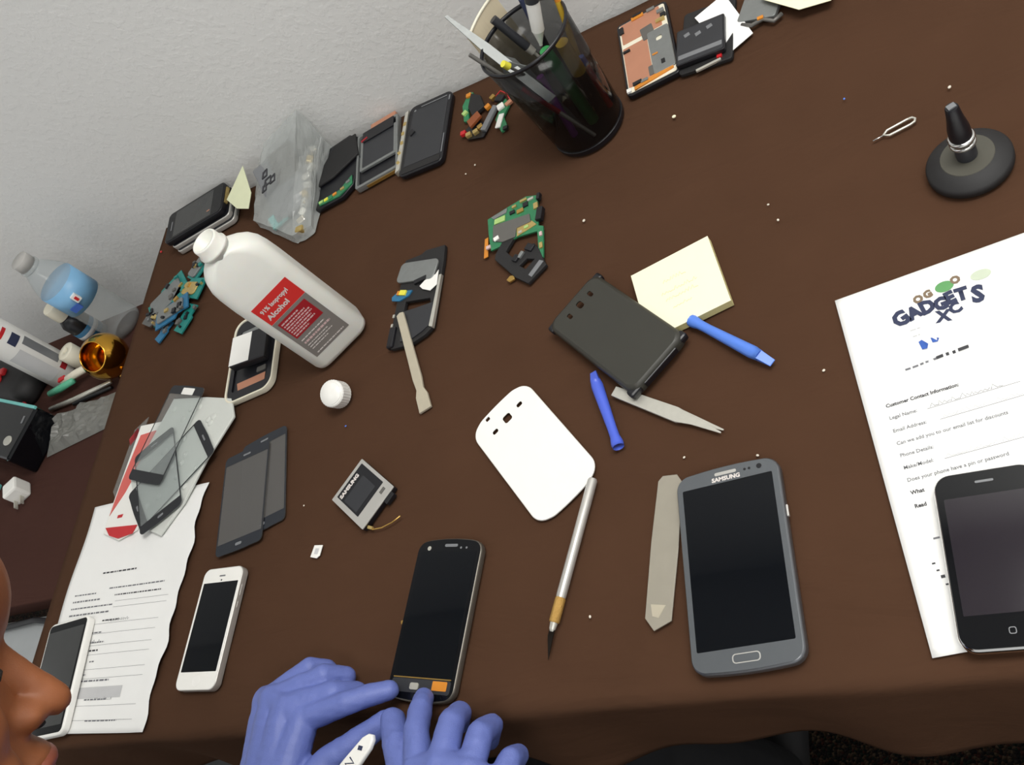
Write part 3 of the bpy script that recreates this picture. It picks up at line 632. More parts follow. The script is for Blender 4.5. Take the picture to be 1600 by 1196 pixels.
stick('precision_screwdriver', 'white handled screwdriver standing in the pen cup', 'screwdriver', (-34, 4, 8), (34, 4, 176), [('shaft', .0, .62, 1.2, 1.4, 'shield'), ('nose', .62, .72, 1.8, 6.0, 'white'), ('handle', .72, .9, 6.4, 6.8, 'white'), ('cap', .9, 1., 7.2, 6.4, 'darkgrey')])
stick('paint_brush', 'slim grey red stick leaning left inside the pen cup', 'stick', (11, -26, 8), (-48, -15, 150), [('ferrule', 0, .3, 2.0, 2.2, 'steel'), ('grip', .3, .6, 2.6, 2.6, 'dkred'), ('shaft', .6, 1., 2.4, 2.0, 'shield')])
stick('purple_pen', 'purple pen seen through the lower pen cup wall', 'pen', (-14, -12, 6), (-10, -2, 84), [('barrel', 0, .8, 4, 4, 'purple'), ('cap', .8, 1, 4.4, 4, 'purple')])
stick('green_marker', 'green marker seen through the pen cup wall', 'pen', (8, -2, 6), (13, -6, 112), [('barrel', 0, .75, 6.4, 6.4, 'greenp'), ('cap', .75, 1, 6.8, 5.8, 'greenp')])
stick('yellow_highlighter', 'yellow marker at the right side of the pen cup', 'pen', (24, -6, 16), (34, -12, 116), [('barrel', 0, .6, 6, 6, 'chip'), ('cap', .6, 1, 7.4, 6.6, 'yellow')])
stick('red_pen', 'small red pen behind the yellow marker in the pen cup', 'pen', (28, 8, 8), (33, 8, 78), [('barrel', 0, .85, 3.4, 3.4, 'redp'), ('cap', .85, 1, 3.6, 3, 'blue')])
stick('dark_screwdriver', 'dark screwdriver handle leaning across the pen cup opening', 'screwdriver', (10, 22, 8), (-30, 33, 142), [('shaft', 0, .62, 1.6, 1.6, 'steel'), ('ferrule', .62, .68, 4, 4.6, 'steel'), ('handle', .68, 1., 4.6, 4.4, 'darkgrey')])
stick('black_pen', 'black pen rising behind the white handled screwdriver', 'pen', (-6, 14, 8), (8, 30, 150), [('barrel', 0, .8, 3.4, 3.4, 'black'), ('cap', .8, 1, 3.8, 3.4, 'navy')])
stick('orange_pencil', 'orange yellow pencil at the far right rim of the cup', 'pencil', (12, 12, 8), (42, 24, 146), [('barrel', 0, .92, 3.2, 3.2, 'yellow'), ('tip', .92, 1., 3.2, .8, 'orange')])
stick('yellow_capped_pick', 'yellow ended pick resting inside the near rim of the pen cup', 'tool', (6, 14, 8), (-23, -21, 129), [('shaft', 0, .94, 1.4, 1.4, 'shield'), ('yellow_end', .94, 1., 3.8, 3.4, 'yellowb')])
e = thing('steel_scraper', 'thin pointed steel blade leaning out of the pen cup to the left', 'tool', CX, CY, 0, 0, G)
mb = MB(); A, B_ = Vector((2, -35, 78)), Vector((-71, 38, 165)); d = (B_-A); sdv = Vector((.5, .5, -.1)).normalized()*5; nv = d.cross(sdv).normalized()*.6
pts = [A-sdv, A+sdv, A+d*.62+sdv, B_+sdv*.3, B_-sdv*.3, A+d*.62-sdv]
mb.add([p+nv for p in pts]+[p-nv for p in pts], [(0, 1, 2, 3, 4, 5), (11, 10, 9, 8, 7, 6)]+[(i, i+6, (i+1) % 6+6, (i+1) % 6) for i in range(6)]); mb.build('blade', M['duct'], e)
e = thing('scissors', 'grey steel scissor blades forming a notch inside the pen cup', 'scissors', CX-10, CY-2, 0, 6, G)
for k, (dx, dy) in enumerate(((-28, 14), (-14, -4))):
    MB().add([(0, 0, 0), (4, 3, 0), (dx+9, dy+5, 96), (dx, dy, 112), (dx-8, dy-5, 86), (0, -1.6, 0), (4, 1.4, 0), (dx+9, dy+3.4, 96), (dx, dy-1.6, 112), (dx-8, dy-6.6, 86)],
             [(0, 1, 2, 3, 4), (9, 8, 7, 6, 5), (0, 5, 6, 1), (1, 6, 7, 2), (2, 7, 8, 3), (3, 8, 9, 4), (4, 9, 5, 0)]).build('blade', M['duct'], e)
e = thing('card_strip', 'cream curved card standing on the table behind the pen cup', 'card', CX, CY, 0, 0)
mb = MB(); k = 12
for i in range(k+1):
    a = math.radians(158-44*i/k); x, y, zt = 64*math.cos(a), 64*math.sin(a), 140+10*i/k
    x2, y2 = 65.2*math.cos(a), 65.2*math.sin(a); mb.v += [(x, y, 0), (x, y, zt), (x2, y2, zt), (x2, y2, 0)]
for i in range(k):
    for j in range(4): mb.f.append((4*i+j, 4*i+(j+1) % 4, 4*i+4+(j+1) % 4, 4*i+4+j))
mb.f += [(0, 3, 2, 1), (4*k, 4*k+1, 4*k+2, 4*k+3)]; mb.build('card', mat('kraft_cream_card', 'd9ccb0', .7), e)
mb = MB(); mb.tube([mb_ for mb_ in [(64.6*math.cos(math.radians(158-44*i/k)), 64.6*math.sin(math.radians(158-44*i/k)), 140+10*i/k) for i in range(k+1)]], 1.6, 6); mb.build('folded_edge', M['cream'], e, smooth=True)

# ------------------------------------------------------------------ circuit boards in the middle
t = thing('circuit_board', 'green circuit board with grey shield above the black bracket', 'circuit board', 642, 482)
rp = lambda q: rel(q, 642, 482)
plate('board', rp([(607, 502), (633, 509), (654, 514), (668, 510), (671, 489), (672, 468), (678, 465), (680, 425), (675, 425), (671, 461), (647, 463), (629, 459), (615, 457), (610, 481)]), 2, 4, M['pcb'], t)
plate('shield', rp([(616, 489), (661, 487), (663, 476), (646, 474), (645, 463), (630, 462), (617, 468)]), 4, 5.6, M['shield'], t, .3)
plate('shield_frame', rp([(646, 474), (664, 477), (670, 470), (647, 463)]), 4, 4.8, M['goldcontact'], t); plate('pale_sticker', rp([(617, 497), (630, 498), (630, 491), (617, 490)]), 4, 5.2, M['lime'], t)
plate('silver_can', rp([(612, 502), (632, 507), (631, 501), (616, 498)]), 4, 5, M['duct'], t)
MB().box((622-642, 469-482, 6), (6, 5, 1.4), 20).build('white_pad', M['white'], t)
for x, y, w, d, mt_ in ((649, 496, 8, 5, 'brass'), (655, 502, 6, 6, 'chip'), (639, 498, 6, 4, 'chip'), (661, 507, 7, 3, 'steel'), (652, 509, 8, 3, 'goldcontact'), (668, 495, 5, 8, 'goldcontact'), (651, 467, 4, 3, 'steel'), (658, 471, 5, 3, 'lime'), (676, 455, 3, 5, 'pinkprint'), (677, 440, 3.5, 7, 'goldcontact'), (612, 462, 5, 4, 'pinkprint'), (641, 505, 5, 3, 'goldcontact')):
    MB().box((x-642, y-482, 4.8), (w, d, 1.8), 8).build('component', M[mt_], t)
MB().box((674-642, 481-482, 5), (7, 16, 6), -6).build('black_socket', M['chip'], t, bevel=.6); MB().box((671-642, 506-482, 4.5), (4, 8, 5), -6).build('black_socket', M['chip'], t, bevel=.6)
plate('orange_flex', rp([(604, 478), (608, 479), (610, 453), (605, 452)]), 1, 1.8, M['orange'], t)
t = thing('speaker_bracket', 'black plastic bracket below the green circuit board', 'phone part', 652, 430)
rp = lambda q: rel(q, 652, 430)
plate('bracket', [rp([(630, 466), (643, 463), (634, 449), (646, 434), (660, 443), (668, 447), (675, 436), (681, 420), (684, 414), (664, 398), (648, 411), (621, 443), (621, 449)]), rp([(652, 424), (660, 430), (670, 426), (660, 417)])], 0, 4.5, M['blackm'], t, .7)
MB().box((-4, 4, 5), (7, 8, 4), -35).build('speaker_box', M['chip'], t, bevel=.8); MB().box((2, 6, 5.5), (4, 8, 3), -35).build('steel_clip', M['duct'], t, bevel=.4)
MB().box((12, 12, 5), (10, 8, 3.5), -35).build('camera_block', M['chip'], t, bevel=.8); plate('grey_edge', rp([(676, 422), (681, 419), (668, 404), (664, 408)]), 4.4, 4.9, M['grey'], t)
o = MB().prism(rel([(636, 413), (640, 417), (646, 416), (646, 411), (640, 409)], 641, 413), 0, 2.6).build('brass_contact', M['brass'], None, bevel=.6, loc=(641, 413, 0)); tag(o, 'tiny brass piece beside the black bracket', 'phone part')

# ------------------------------------------------------------------ row of parts along the wall
t = thing('phone_front_panel', 'black phone front lying face up against the wall, left of the pen cup', 'phone part', 503, 677, -1.5)
plate('frame', rrect(66, 116, 9, 6), 0, 7, M['black'], t, 1.2); plate('screen', rrect(54, 92, 1, 2, 1, 2), 6.9, 7.25, M['darkgrey'], t)
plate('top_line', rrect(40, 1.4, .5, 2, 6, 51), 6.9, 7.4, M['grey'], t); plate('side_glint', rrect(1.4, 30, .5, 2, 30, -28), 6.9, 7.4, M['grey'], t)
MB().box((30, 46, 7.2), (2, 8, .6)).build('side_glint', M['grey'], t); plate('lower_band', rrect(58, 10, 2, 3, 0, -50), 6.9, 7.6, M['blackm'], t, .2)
plate('earpiece', oval(1.6, 1.6, -23, 48), 6.9, 7.4, M['grey'], t); MB().box((-22, 10, 8.2), (8, 8, 2.4), 40).build('sticker_blob', M['chip'], t, bevel=.5)
plate('edge_rail', [(-38, 50), (-33, 53), (-31, -46), (-37, -50)], 2, 9, M['steel'], t)
for k in range(5): MB().box((-35+random.uniform(-1, 1), 30-16*k, 9), (4, 5, 1.5), 10*k).build('gold_contact', M['goldcontact'], t)

t = thing('display_frame', 'small display in a silver frame against the wall', 'phone part', 426, 684, 8)
plate('silver_frame', [rrect(66, 98, 3, 3), rrect(60, 90, 2, 3)], 0, 8, M['duct'], t, .4); plate('backing', rrect(60, 90, 1, 2), 0, 4, M['black'], t)
plate('display_border', [rrect(57, 55, 1, 2, 2, 6), rrect(50, 47, 1, 2, 2, 6)], 5, 8.2, M['duct'], t, .2); plate('display', rrect(50, 47, 1, 2, 2, 6), 4, 7.2, M['darkgrey'], t)
plate('black_cover', rrect(50, 18, 1, 2, 2, 38), 5, 9.2, M['black'], t, .3); plate('copper_strip', rrect(40, 10, 1, 2, 8, 53), 1, 7, M['copper'], t, .3)
plate('gold_edge', rrect(46, 4, 1, 2, 6, -48), 1, 5, M['brass'], t); MB().box((-20, 33, 9), (10, 3, 1.2), 15).build('red_tab', M['dkred'], t)

t = thing('phone_case', 'black phone case with a green board strip, right of the plastic bag', 'phone case', 354, 686, 0)
rp = lambda q: rel(q, 354, 686)
plate('tray', rp([(311, 683), (336, 732), (370, 740), (388, 728), (395, 690), (394, 645), (378, 630), (336, 625), (314, 640)]), 0, 7, M['black'], t, 1.5)
plate('flap', rp([(322, 668), (349, 726), (384, 732), (396, 692), (358, 668), (332, 662)]), 8, 11, M['blackm'], t, .8)
plate('green_board', rp([(337, 637), (372, 642), (390, 660), (393, 645), (374, 632), (342, 629)]), 7, 8.6, M['pcb'], t)
for x, y, mt_ in ((352, 635, 'yellowb'), (366, 638, 'orange'), (378, 642, 'goldcontact'), (344, 634, 'lime'), (386, 650, 'duct'), (360, 634, 'pcb')): MB().box((x-354, y-686, 9), (6, 4, 1.6), 15).build('component', M[mt_], t)
plate('grey_tab', rp([(318, 652), (328, 650), (328, 646), (318, 648)]), 7, 8.5, M['grey'], t)

t = thing('plastic_bag', 'clear plastic bag of phone parts propped up against the wall', 'bag', 268, 672, 0)
BG = [(222, 648, 0), (306, 588, 0), (336, 594, 0), (338, 738, 0), (216, 738, 0), (222, 650, 14), (308, 590, 14), (335, 600, 10), (338, 738, 26), (214, 738, 22), (240, 700, 34), (318, 672, 40), (333, 690, 30), (262, 736, 56), (342, 738, 78), (330, 737, 60)]
mb = MB(); mb.add([(x-268, y-672, z) for x, y, z in BG], [(0, 4, 3, 2, 1), (0, 1, 6, 5), (1, 2, 7, 6), (2, 3, 8, 7), (3, 4, 9, 8), (4, 0, 5, 9), (5, 6, 11, 10), (10, 11, 14, 13), (6, 7, 12, 11), (12, 8, 14, 11), (7, 8, 12), (5, 10, 9), (9, 10, 13), (8, 9, 13, 14)])
o = mb.build('film', M['bag'], t); sb = o.modifiers.new('soft', 'SUBSURF'); sb.levels = sb.render_levels = 3; sb.subdivision_type = 'SIMPLE'
tx = bpy.data.textures.new('crinkle', 'CLOUDS'); tx.noise_scale = .018; dp = o.modifiers.new('crinkle', 'DISPLACE'); dp.texture = tx; dp.strength = .006; dp.mid_level = .6
MB().box((10, 10, 23), (60, 96, 8), 24, 20).build('grey_phone_part', M['grey'], t, bevel=3); MB().box((0, -34, 9), (26, 22, 5), 30, 14).build('aqua_part', M['teal'], t, bevel=1); MB().box((18, 34, 34), (40, 50, 5), 20, 22).build('dark_phone_part', M['shield'], t, bevel=2)
for k in range(10):
    MB().box((50+2.4*math.sin(k*3)+k*1.0, -74+13*k, 11+2.2*k*.8), (12, 9, 9), k*33, k*27).build('foil_crinkle', M['steel'] if k % 4 else M['goldcontact'], t, bevel=2)
for x, y, s_ in ((0, 14, 6), (4, 2, 9), (14, 2, 6), (0, -6, 5)): MB().tube([(x, y, 45+y*.25), (x+s_, y+3, 46+y*.25), (x+s_, y-6, 44+y*.25), (x-2, y-8, 43+y*.25), (x-1, y+1, 45+y*.25)], 1.3, 5).build('marker_scrawl', M['ink'], t)
o = tag(plate('paper_slip', rel([(166, 705), (204, 741), (222, 690), (216, 668), (190, 680)], 195, 705), 0, .8, M['sagegreen'], None, 0, (195, 703, 27), (math.radians(14), math.radians(-8), 0)), 'pale green paper slip tucked between bag and stacked phones', 'paper')

for k, (nm, z, th, lbm, bodym, facem, dx) in enumerate((('smartphone', 0, 8, 'silver edged phone, lowest of the stack at the wall corner', 'alu', 'darkgrey', 4), ('smartphone', 8.2, 7.5, 'silver edged phone in the middle of the stack at the wall corner', 'alu', 'black', 1), ('smartphone', 16, 9, 'black phone on top of the stack at the wall corner', 'black', 'blackg', -6))):
    t = thing(nm, lbm, 'phone', 106+dx, 699+k*3.5, 8.5, z, 'phones stacked at the wall corner')
    plate('body', rrect(114, 59, 8, 6), 0, th-.4, M[bodym], t, 1.2); plate('front_panel', rrect(111, 56, 7, 6), th-.5, th, M[facem], t)
    if k == 2:
        plate('screen', rrect(76, 50, 1, 2, -2, 0), th-.1, th+.15, M['screengrey'], t); plate('earpiece', rrect(2, 18, .8, 3, -46, 0), th-.1, th+.2, M['grey'], t); plate('logo_mark', rrect(6, 2, .8, 3, 30, -14), th, th+.3, M['copper'], t)
        MB().box((57.5, 4, 3), (3, 30, 5)).build('end_contacts', M['goldcontact'], t)
    else: MB().box((57.5, -10, th/2), (1.2, 20, 2.5)).build('side_button', M['duct'], t)

# pile of teal circuit scraps: each board is its own thing
G = 'teal circuit scraps in a pile'
scr = [((62, 585), (74, 60), 34, 3, 'pcbteal', 'teal board scrap with silver shield, largest of the scrap pile'), ((110, 580), (58, 40), -20, 6, 'pcbteal', 'teal board scrap with gold patch, right in the scrap pile'),
       ((92, 548), (62, 34), 15, 11, 'pcbblue', 'blue green board scrap on top of the scrap pile'), ((112, 620), (40, 30), 55, 3, 'pcbteal', 'teal board scrap nearest the bottle neck'),
       ((118, 532), (44, 26), 60, 5, 'pcbteal', 'teal board scrap with pale contacts at the front of the pile'), ((44, 552), (40, 22), -30, 6, 'shield', 'grey metal scrap at the left end of the scrap pile'), ((74, 526), (34, 18), 50, 3, 'pcbblue', 'narrow blue board scrap at the front left of the pile')]
for i, ((x, y), (w, d), rz, z, mt_, lb_) in enumerate(scr):
    t = thing('circuit_scrap', lb_, 'circuit board', x, y, rz, z-2, G); rnd = random.Random(i)
    tl = rnd.uniform(-6, 6)
    o = plate('board', [(-w/2, -d/2), (w*.1, -d/2), (w*.16, -d*.3), (w/2, -d*.34), (w*.46, d/2), (-w*.1, d*.46), (-w*.18, d*.3), (-w/2, d*.34)], 0, 2, M[mt_], t)
    if i in (0, 3, 2): plate('silver_shield', rrect(w*.78, d*.62, 4, 3, -w*.03, 0), 2, 5, M['duct'], t, .6)
    if i == 1: plate('gold_patch', rrect(w*.55, d*.5, 6, 4, 2, 2), 2, 4, M['goldcontact'], t, .6)
    for k in range(7):
        MB().box((rnd.uniform(-.4, .4)*w, rnd.uniform(-.36, .36)*d, 3.4+(2.4 if i in (0, 2, 3) else 0)), (rnd.uniform(3, 8), rnd.uniform(3, 7), rnd.uniform(2, 4)), rnd.uniform(0, 90)).build('component', M[rnd.choice(['brass', 'chip', 'shield', 'goldcontact', 'duct', 'pcbteal', 'chip'])], t)

# small boards between the black phone front and the pen cup
t = thing('camera_module', 'small cluster of green and brown phone parts left of the pen cup', 'phone part', 580, 678, 0)
rp = lambda q: rel(q, 580, 678)
plate('green_board', rp([(553, 700), (561, 720), (567, 716), (562, 690), (566, 668), (558, 672)]), 0, 3, M['pcb'], t); plate('black_part', rp([(566, 712), (580, 702), (588, 680), (572, 672), (564, 690)]), 1, 6, M['blackm'], t, .6)
plate('grey_lever', rp([(600, 676), (606, 672), (592, 640), (585, 644)]), 1, 5, M['grey'], t, .4); plate('brown_coil', rp([(566, 664), (580, 674), (586, 664), (572, 652)]), 4, 8, mat('brown_coil', '8a4a26', .5), t, .5)
for x, y, mt_ in ((560, 651, 'redp'), (568, 645, 'goldcontact'), (578, 645, 'goldcontact'), (584, 650, 'brass'), (562, 712, 'orange'), (592, 678, 'orange'), (598, 690, 'brass'), (559, 684, 'lime')): MB().box((x-580, y-678, 3.5), (7, 6, 5), x % 40).build('component', M[mt_], t, bevel=.8)
plate('dark_base', rp([(556, 655), (575, 668), (596, 650), (588, 634), (566, 640)]), 0, 1.6, M['black'], t)
t = thing('flex_cable', 'green white ribbon piece right beside the pen cup base', 'phone part', 613, 654)
rp = lambda q: rel(q, 613, 654)
plate('ribbon', rp([(604, 676), (616, 680), (622, 668), (615, 652), (622, 632), (614, 628), (604, 652), (608, 664)]), 0, 2.5, M['pcb'], t); MB().box((-2, 14, 4), (9, 9, 4), 20).build('white_button', M['white'], t, bevel=1.2); MB().box((-2, -8, 3.5), (7, 20, 2), -12).build('white_strip', M['white'], t, bevel=.5)
MB().box((8, 16, 2.5), (9, 6, 4), 30).build('copper_pad', M['copper'], t, bevel=.8); MB().box((-4, 28, 4), (12, 9, 5), -30).build('black_part', M['chip'], t, bevel=1); MB().tube([(-14, 36, 2), (-6, 44, 2), (4, 34, 2), (9, 22, 3)], .8, 6).build('red_wire', M['redp'], t, smooth=True); MB().box((6, -22, 2), (6, 5, 3)).build('black_tip', M['chip'], t)

# copper backed chassis, batteries, slips at the top
t = thing('phone_chassis', 'phone back with copper foil and silver plate right of the pen cup', 'phone part', 797, 655, 6.5)
plate('frame', rrect(59, 117, 5, 4), 0, 6, M['black'], t, .8); plate('pale_tray', rrect(54, 110, 3, 3), 5.8, 6.4, M['cream'], t)
plate('copper_foil', rrect(46, 32, 1, 2, -2, 38), 6.3, 7., M['copper'], t); plate('copper_foil', rrect(28, 62, 1, 2, -12, -16), 6.3, 7., M['copper'], t)
plate('silver_plate', [rrect(24, 66, 2, 3, 15, -14), rrect(7, 7, 2, 3, 15, 4)], 6.3, 8, M['duct'], t, .3); plate('grey_tape', rrect(14, 20, 1, 2, 4, 22, 6), 7, 7.5, M['shield'], t); plate('grey_tape', rrect(8, 14, 1, 2, 2, -38), 7, 7.5, M['shield'], t)
plate('orange_flex', [(-20, -55), (24, -50), (24, -40), (10, -42), (2, -47), (-20, -50)], 6.4, 7.8, M['orange'], t); MB().box((-4, 54, 7), (14, 5, 2)).build('orange_flex', M['orange'], t)
for x, y, w, d, mt_ in ((-16, -46, 10, 4, 'chip'), (-8, -48, 8, 4, 'duct'), (24, 36, 6, 5, 'chip'), (22, 44, 8, 5, 'duct'), (20, 30, 10, 5, 'goldcontact'), (15, -34, 4, 6, 'chip'), (-22, 8, 8, 3, 'chip'), (-24, 44, 5, 10, 'chip'), (12, 54, 9, 4, 'duct'), (-26, -52, 5, 5, 'white'), (-4, 57, 10, 3, 'chip'), (8, -18, 6, 2, 'orange')): MB().box((x, y, 7.6), (w, d, 2.2)).build('component', M[mt_], t)
t = thing('battery', 'black phone battery lying on a dark plate and white slip', 'battery', 857, 626, -3, 6)
plate('cell', rrect(51, 50, 2, 3), 0, 5, M['black'], t, .6); plate('grey_face', rrect(48, 47, 1.5, 3), 4.9, 5.2, M['darkgrey'], t); plate('silver_stripe', rrect(46, 6, .6, 2, 0, -15), 5.1, 5.4, M['grey'], t)
for k in range(3): MB().box((-14+k*12, 14-4*(k % 2), 5.4), (6, 5, .3), 20).build('printed_mark', M['grey'], t)
t = thing('phone_plate', 'dark phone plate lying under the black battery', 'phone part', 862, 630, -6)
plate('plate', rrect(56, 86, 4, 4, 0, 6), 0, 4.5, M['blackm'], t, .8); MB().box((4, -37, 5), (26, 3, 2), 12).build('steel_edge', M['steel'], t); MB().box((15, -30, 5.5), (5, 4, 2)).build('red_tab', M['redp'], t)
tag(plate('paper_slip', rel([(852, 664), (884, 682), (908, 614), (882, 598)], 882, 640), 0, .6, M['paper'], None, 0, (882, 640, 5.2), (math.radians(3), math.radians(4), 0)), 'white paper slip under the battery at the top', 'paper')
t = thing('phone_part', 'grey metal phone part behind the white paper slip', 'phone part', 918, 645, -20)
plate('plate', rrect(40, 50, 3, 3, 0, 8), 0, 5, M['duct'], t, .6); MB().tube([(-14, -20, 3), (-2, -24, 4), (8, -18, 4), (20, -22, 3), (26, -14, 3)], 2.2, 8).build('cable', M['shield'], t, smooth=True); MB().box((6, -18, 6), (6, 4, 2), 20).build('orange_tab', M['orange'], t)
tag(plate('sticky_note', rel([(920, 648), (955, 609), (984, 606), (1004, 668), (940, 690)], 960, 645), 0, .5, M['sticky'], None, 0, (960, 645, 6.5), (math.radians(-5), math.radians(5), 0)), 'pale yellow note sheet at the top edge of the photo', 'paper')

# ------------------------------------------------------------------ touch glasses
def touch_glass(label, x, y, w, h, rz, z, glass, border, top=11, bot=13, side=1.6, tilt=(0, 0), slot='grey', group=None, white=False):
    t = thing('touch_glass', label, 'touch glass', x, y, rz, z, group); t.rotation_euler = (math.radians(tilt[0]), math.radians(tilt[1]), math.radians(rz))
    o1 = rrect(w, h, 7, 6, bulge=2.2); plate('pane', o1, 0, .7, glass, t)
    iw, ih = w-2*side, h-top-bot
    plate('black_border', [rrect(w-.2, h-.2, 7, 6, bulge=2.2), rrect(iw, ih, .8, 2, 0, (bot-top)/2)], .7, .95, border, t)
    plate('earpiece_slot', rrect(11, 2.2, 1, 3, 0, h/2-top*.5), .9, 1.15, M[slot], t)
    if white: plate('white_sticker', rrect(24, 9, 1, 2, 4, h/2-6.5), .9, 1.3, M['white'], t)
    else: plate('button_slot', rrect(9, 3.2, 1.2, 3, 0, -h/2+bot*.5), .9, 1.15, M[slot], t)
    return t
GG = 'loose touch glasses'
touch_glass('dark touch glass underneath, right one of the overlapping pair', 334, 252, 66, 118, 12.5, .4, M['glassdark'], M['borderblue'], group=GG)
touch_glass('dark touch glass on top, left one of the overlapping pair', 309, 237, 67, 121, 9, 2.0, M['glassdark'], M['borderblue'], group=GG)
t = thing('plastic_film', 'cloudy bubble film under the clear touch glasses', 'packaging', 175, 300)
rp = lambda q: rel(q, 175, 300)
me = plate_mesh([rp([(144, 400), (209, 386), (256, 372), (268, 345), (238, 297), (215, 246), (187, 212), (140, 232), (100, 300)])], 4, 7.5, 1.2); sharp_smooth(link('sheet', me, M['film'], t), 40)
for k in range(26):
    u, v = random.random(), random.random(); a = Vector((144, 395)).lerp(Vector((256, 366)), u); b_ = Vector((145, 232)).lerp(Vector((205, 230)), u); q = a.lerp(b_, v)
    MB().ell((q.x-175, q.y-300, 7.4), (4.6, 4.6, 1.3), 10, 6).build('bubble', M['film'], t, smooth=True)
t = thing('red_phone_pack', 'red and white phone package under the clear touch glasses', 'packaging', 108, 300)
rp = lambda q: rel(q, 108, 300)
plate('tray', rp([(86, 377), (130, 373), (139, 300), (138, 228), (106, 220), (72, 234), (73, 262)]), 2.6, 4.4, M['white'], t, .6)
plate('red_band', rp([(92, 362), (122, 362), (110, 320), (94, 284), (75, 256), (80, 300)]), 4.4, 4.8, M['redclear'], t); plate('red_bar', rp([(76, 240), (136, 234), (131, 224), (106, 222), (88, 228)]), 4.4, 6.4, M['redp'], t, .5)
plate('red_mark', rp([(92, 254), (102, 254), (101, 250), (92, 250)]), 4.4, 4.7, M['redp'], t); plate('clear_sleeve', rp([(74, 374), (96, 388), (90, 330), (74, 280), (66, 290)]), 2.8, 3.6, M['glass'], t); plate('red_corner', rp([(68, 362), (80, 376), (86, 366), (74, 352)]), 2.6, 3.6, M['dkred'], t)
touch_glass('clear touch glass with dark ends pointing to the red package', 180, 289, 68, 128, -51, 8.6, M['glass'], M['border'], group=GG)
touch_glass('clear touch glass with a slate top edge and black bottom edge', 160, 285, 68, 124, 26, 10.2, M['glass'], M['border'], group=GG)
touch_glass('clear touch glass with a white sticker on its black top edge', 156, 346, 70, 127, -18, 11.8, M['glass'], M['border'], group=GG, white=True)

# ------------------------------------------------------------------ crumbs
for k, (x, y, s_, mt_, lb_) in enumerate(((822, 547, 3, 'sticky', 'yellowish crumb between pen cup and eject pin'), (723, 456, 2.4, 'crumb', 'white crumb right of the green circuit board'), (912, 380, 1.8, 'crumb', 'white crumb above the sticky note pad'), (905, 400, 1.6, 'crumb', 'tiny crumb above and right of the sticky note pad'), (1061, 458, 2.2, 'crumb', 'white crumb behind the suction stand'), (579, 596, 1.8, 'crumb', 'white crumb below the small parts cluster'), (567, 588, 1.6, 'crumb', 'tiny crumb below the black phone front'), (819, 177, 1.6, 'crumb', 'tiny crumb above the frosted strip'), (737, 59, 1.8, 'crumb', 'white crumb right of the knife blade'), (878, 166, 1.7, 'crumb', 'white crumb above the large grey phone'), (934, 225, 1.8, 'crumb', 'white crumb left of the logo form'), (402, 212, 1.4, 'crumb', 'tiny crumb left of the silver module'), (6, 688, 3.2, 'redp', 'red bead at the left rear corner of the cloth'), (443, 294, 1.6, 'blue', 'tiny blue crumb below the bottle cap'), (980, 488, 1.6, 'blue', 'tiny blue crumb left of the eject pin'))):
    mb = MB(); mb.ell((0, 0, s_*.5), (s_*.75, s_*.6, s_*.45), 7, 5); o = mb.build('crumb', M[mt_], None, loc=(x, y, -.6)); o.rotation_euler.z = k; tag(o, lb_, 'crumb', 'crumbs on the cloth')

# ------------------------------------------------------------------ things on the lower side table
t = thing('water_bottle', 'clear water bottle with a light blue label by the wall', 'bottle', -131, 638, 0, SZ)
prof = [(26, 0), (31, 3), (32, 10)]+[(32-1.3*(k % 2), 16+k*5) for k in range(12)]+[(32.5, 78), (32.5, 128), (31, 134), (24, 150), (16, 164), (13, 170)]
MB().lathe(prof, 32).build('body', M['pet'], t, smooth=True); MB().lathe([(32.9, 80), (32.9, 127)], 40).build('label', M['bluelabel'], t, smooth=True)
MB().lathe([(16, 166), (16.6, 168), (16.6, 171), (14, 172)], 24).build('neck_ring', M['pet'], t, smooth=True)
MB().lathe([(14.8, 172), (14.8, 186), (14, 187.6), (.01, 187.6)], 28).build('cap', mat('clear_white_cap', 'c9c6c2', .3, clear=.35), t, smooth=True)
mb = MB(); mb.box((26, -22, 104), (9, 9, 13), 45); mb.build('label_emblem', M['whitematt'], t); MB().box((27.4, -23, 104), (4, 9, 7), 45).build('label_emblem_red', M['redp'], t); MB().box((16, -30.6, 92), (16, 2, 10), 24).build('label_block', M['inkblue'], t)
t = thing('small_bottle', 'small black and blue bottle with white cap behind the gold pot', 'bottle', -202, 640, 0, SZ)
MB().lathe([(19, 0), (20, 2), (20, 52), (14, 62), (11, 64)], 28).build('body', M['black'], t, sharp=40); MB().lathe([(20.3, 10), (20.3, 34)], 28).build('blue_label', M['pcbblue'], t, smooth=True); MB().lathe([(20.5, 18), (20.5, 26)], 28).build('white_band', M['inkpale'], t, smooth=True)
MB().lathe([(14, 64), (14.6, 66), (14.6, 88), (13.6, 90), (.01, 90)], 28).build('cap', M['cream'], t, sharp=40)
t = thing('spray_can', 'tall white canister with grey and red print at the left', 'canister', -268, 588, 0, SZ)
MB().lathe([(26, 0), (28, 3), (28, 150), (26, 160), (20, 172), (20, 186)], 36).build('body', M['whitematt'], t, sharp=50)
def wrap(name, a0, a1, z0, z1, r, mt_):
    mb = MB(); n = 8
    for i in range(n+1):
        a = math.radians(a0+(a1-a0)*i/n); mb.v += [(r*math.cos(a), r*math.sin(a), z0), (r*math.cos(a), r*math.sin(a), z1)]
    for i in range(n): mb.f.append((2*i, 2*i+2, 2*i+3, 2*i+1))
    return mb.build(name, mt_, t, smooth=True)
wrap('grey_print', -10, 20, 30, 92, 28.3, M['grey']); wrap('red_print', -20, 14, 14, 24, 28.3, M['dkred']); wrap('navy_print', -30, 10, 98, 112, 28.3, M['navy']); wrap('red_print', -30, 10, 122, 128, 28.3, M['redp']); wrap('pale_print', -80, -28, 20, 90, 28.3, M['inkpale'])
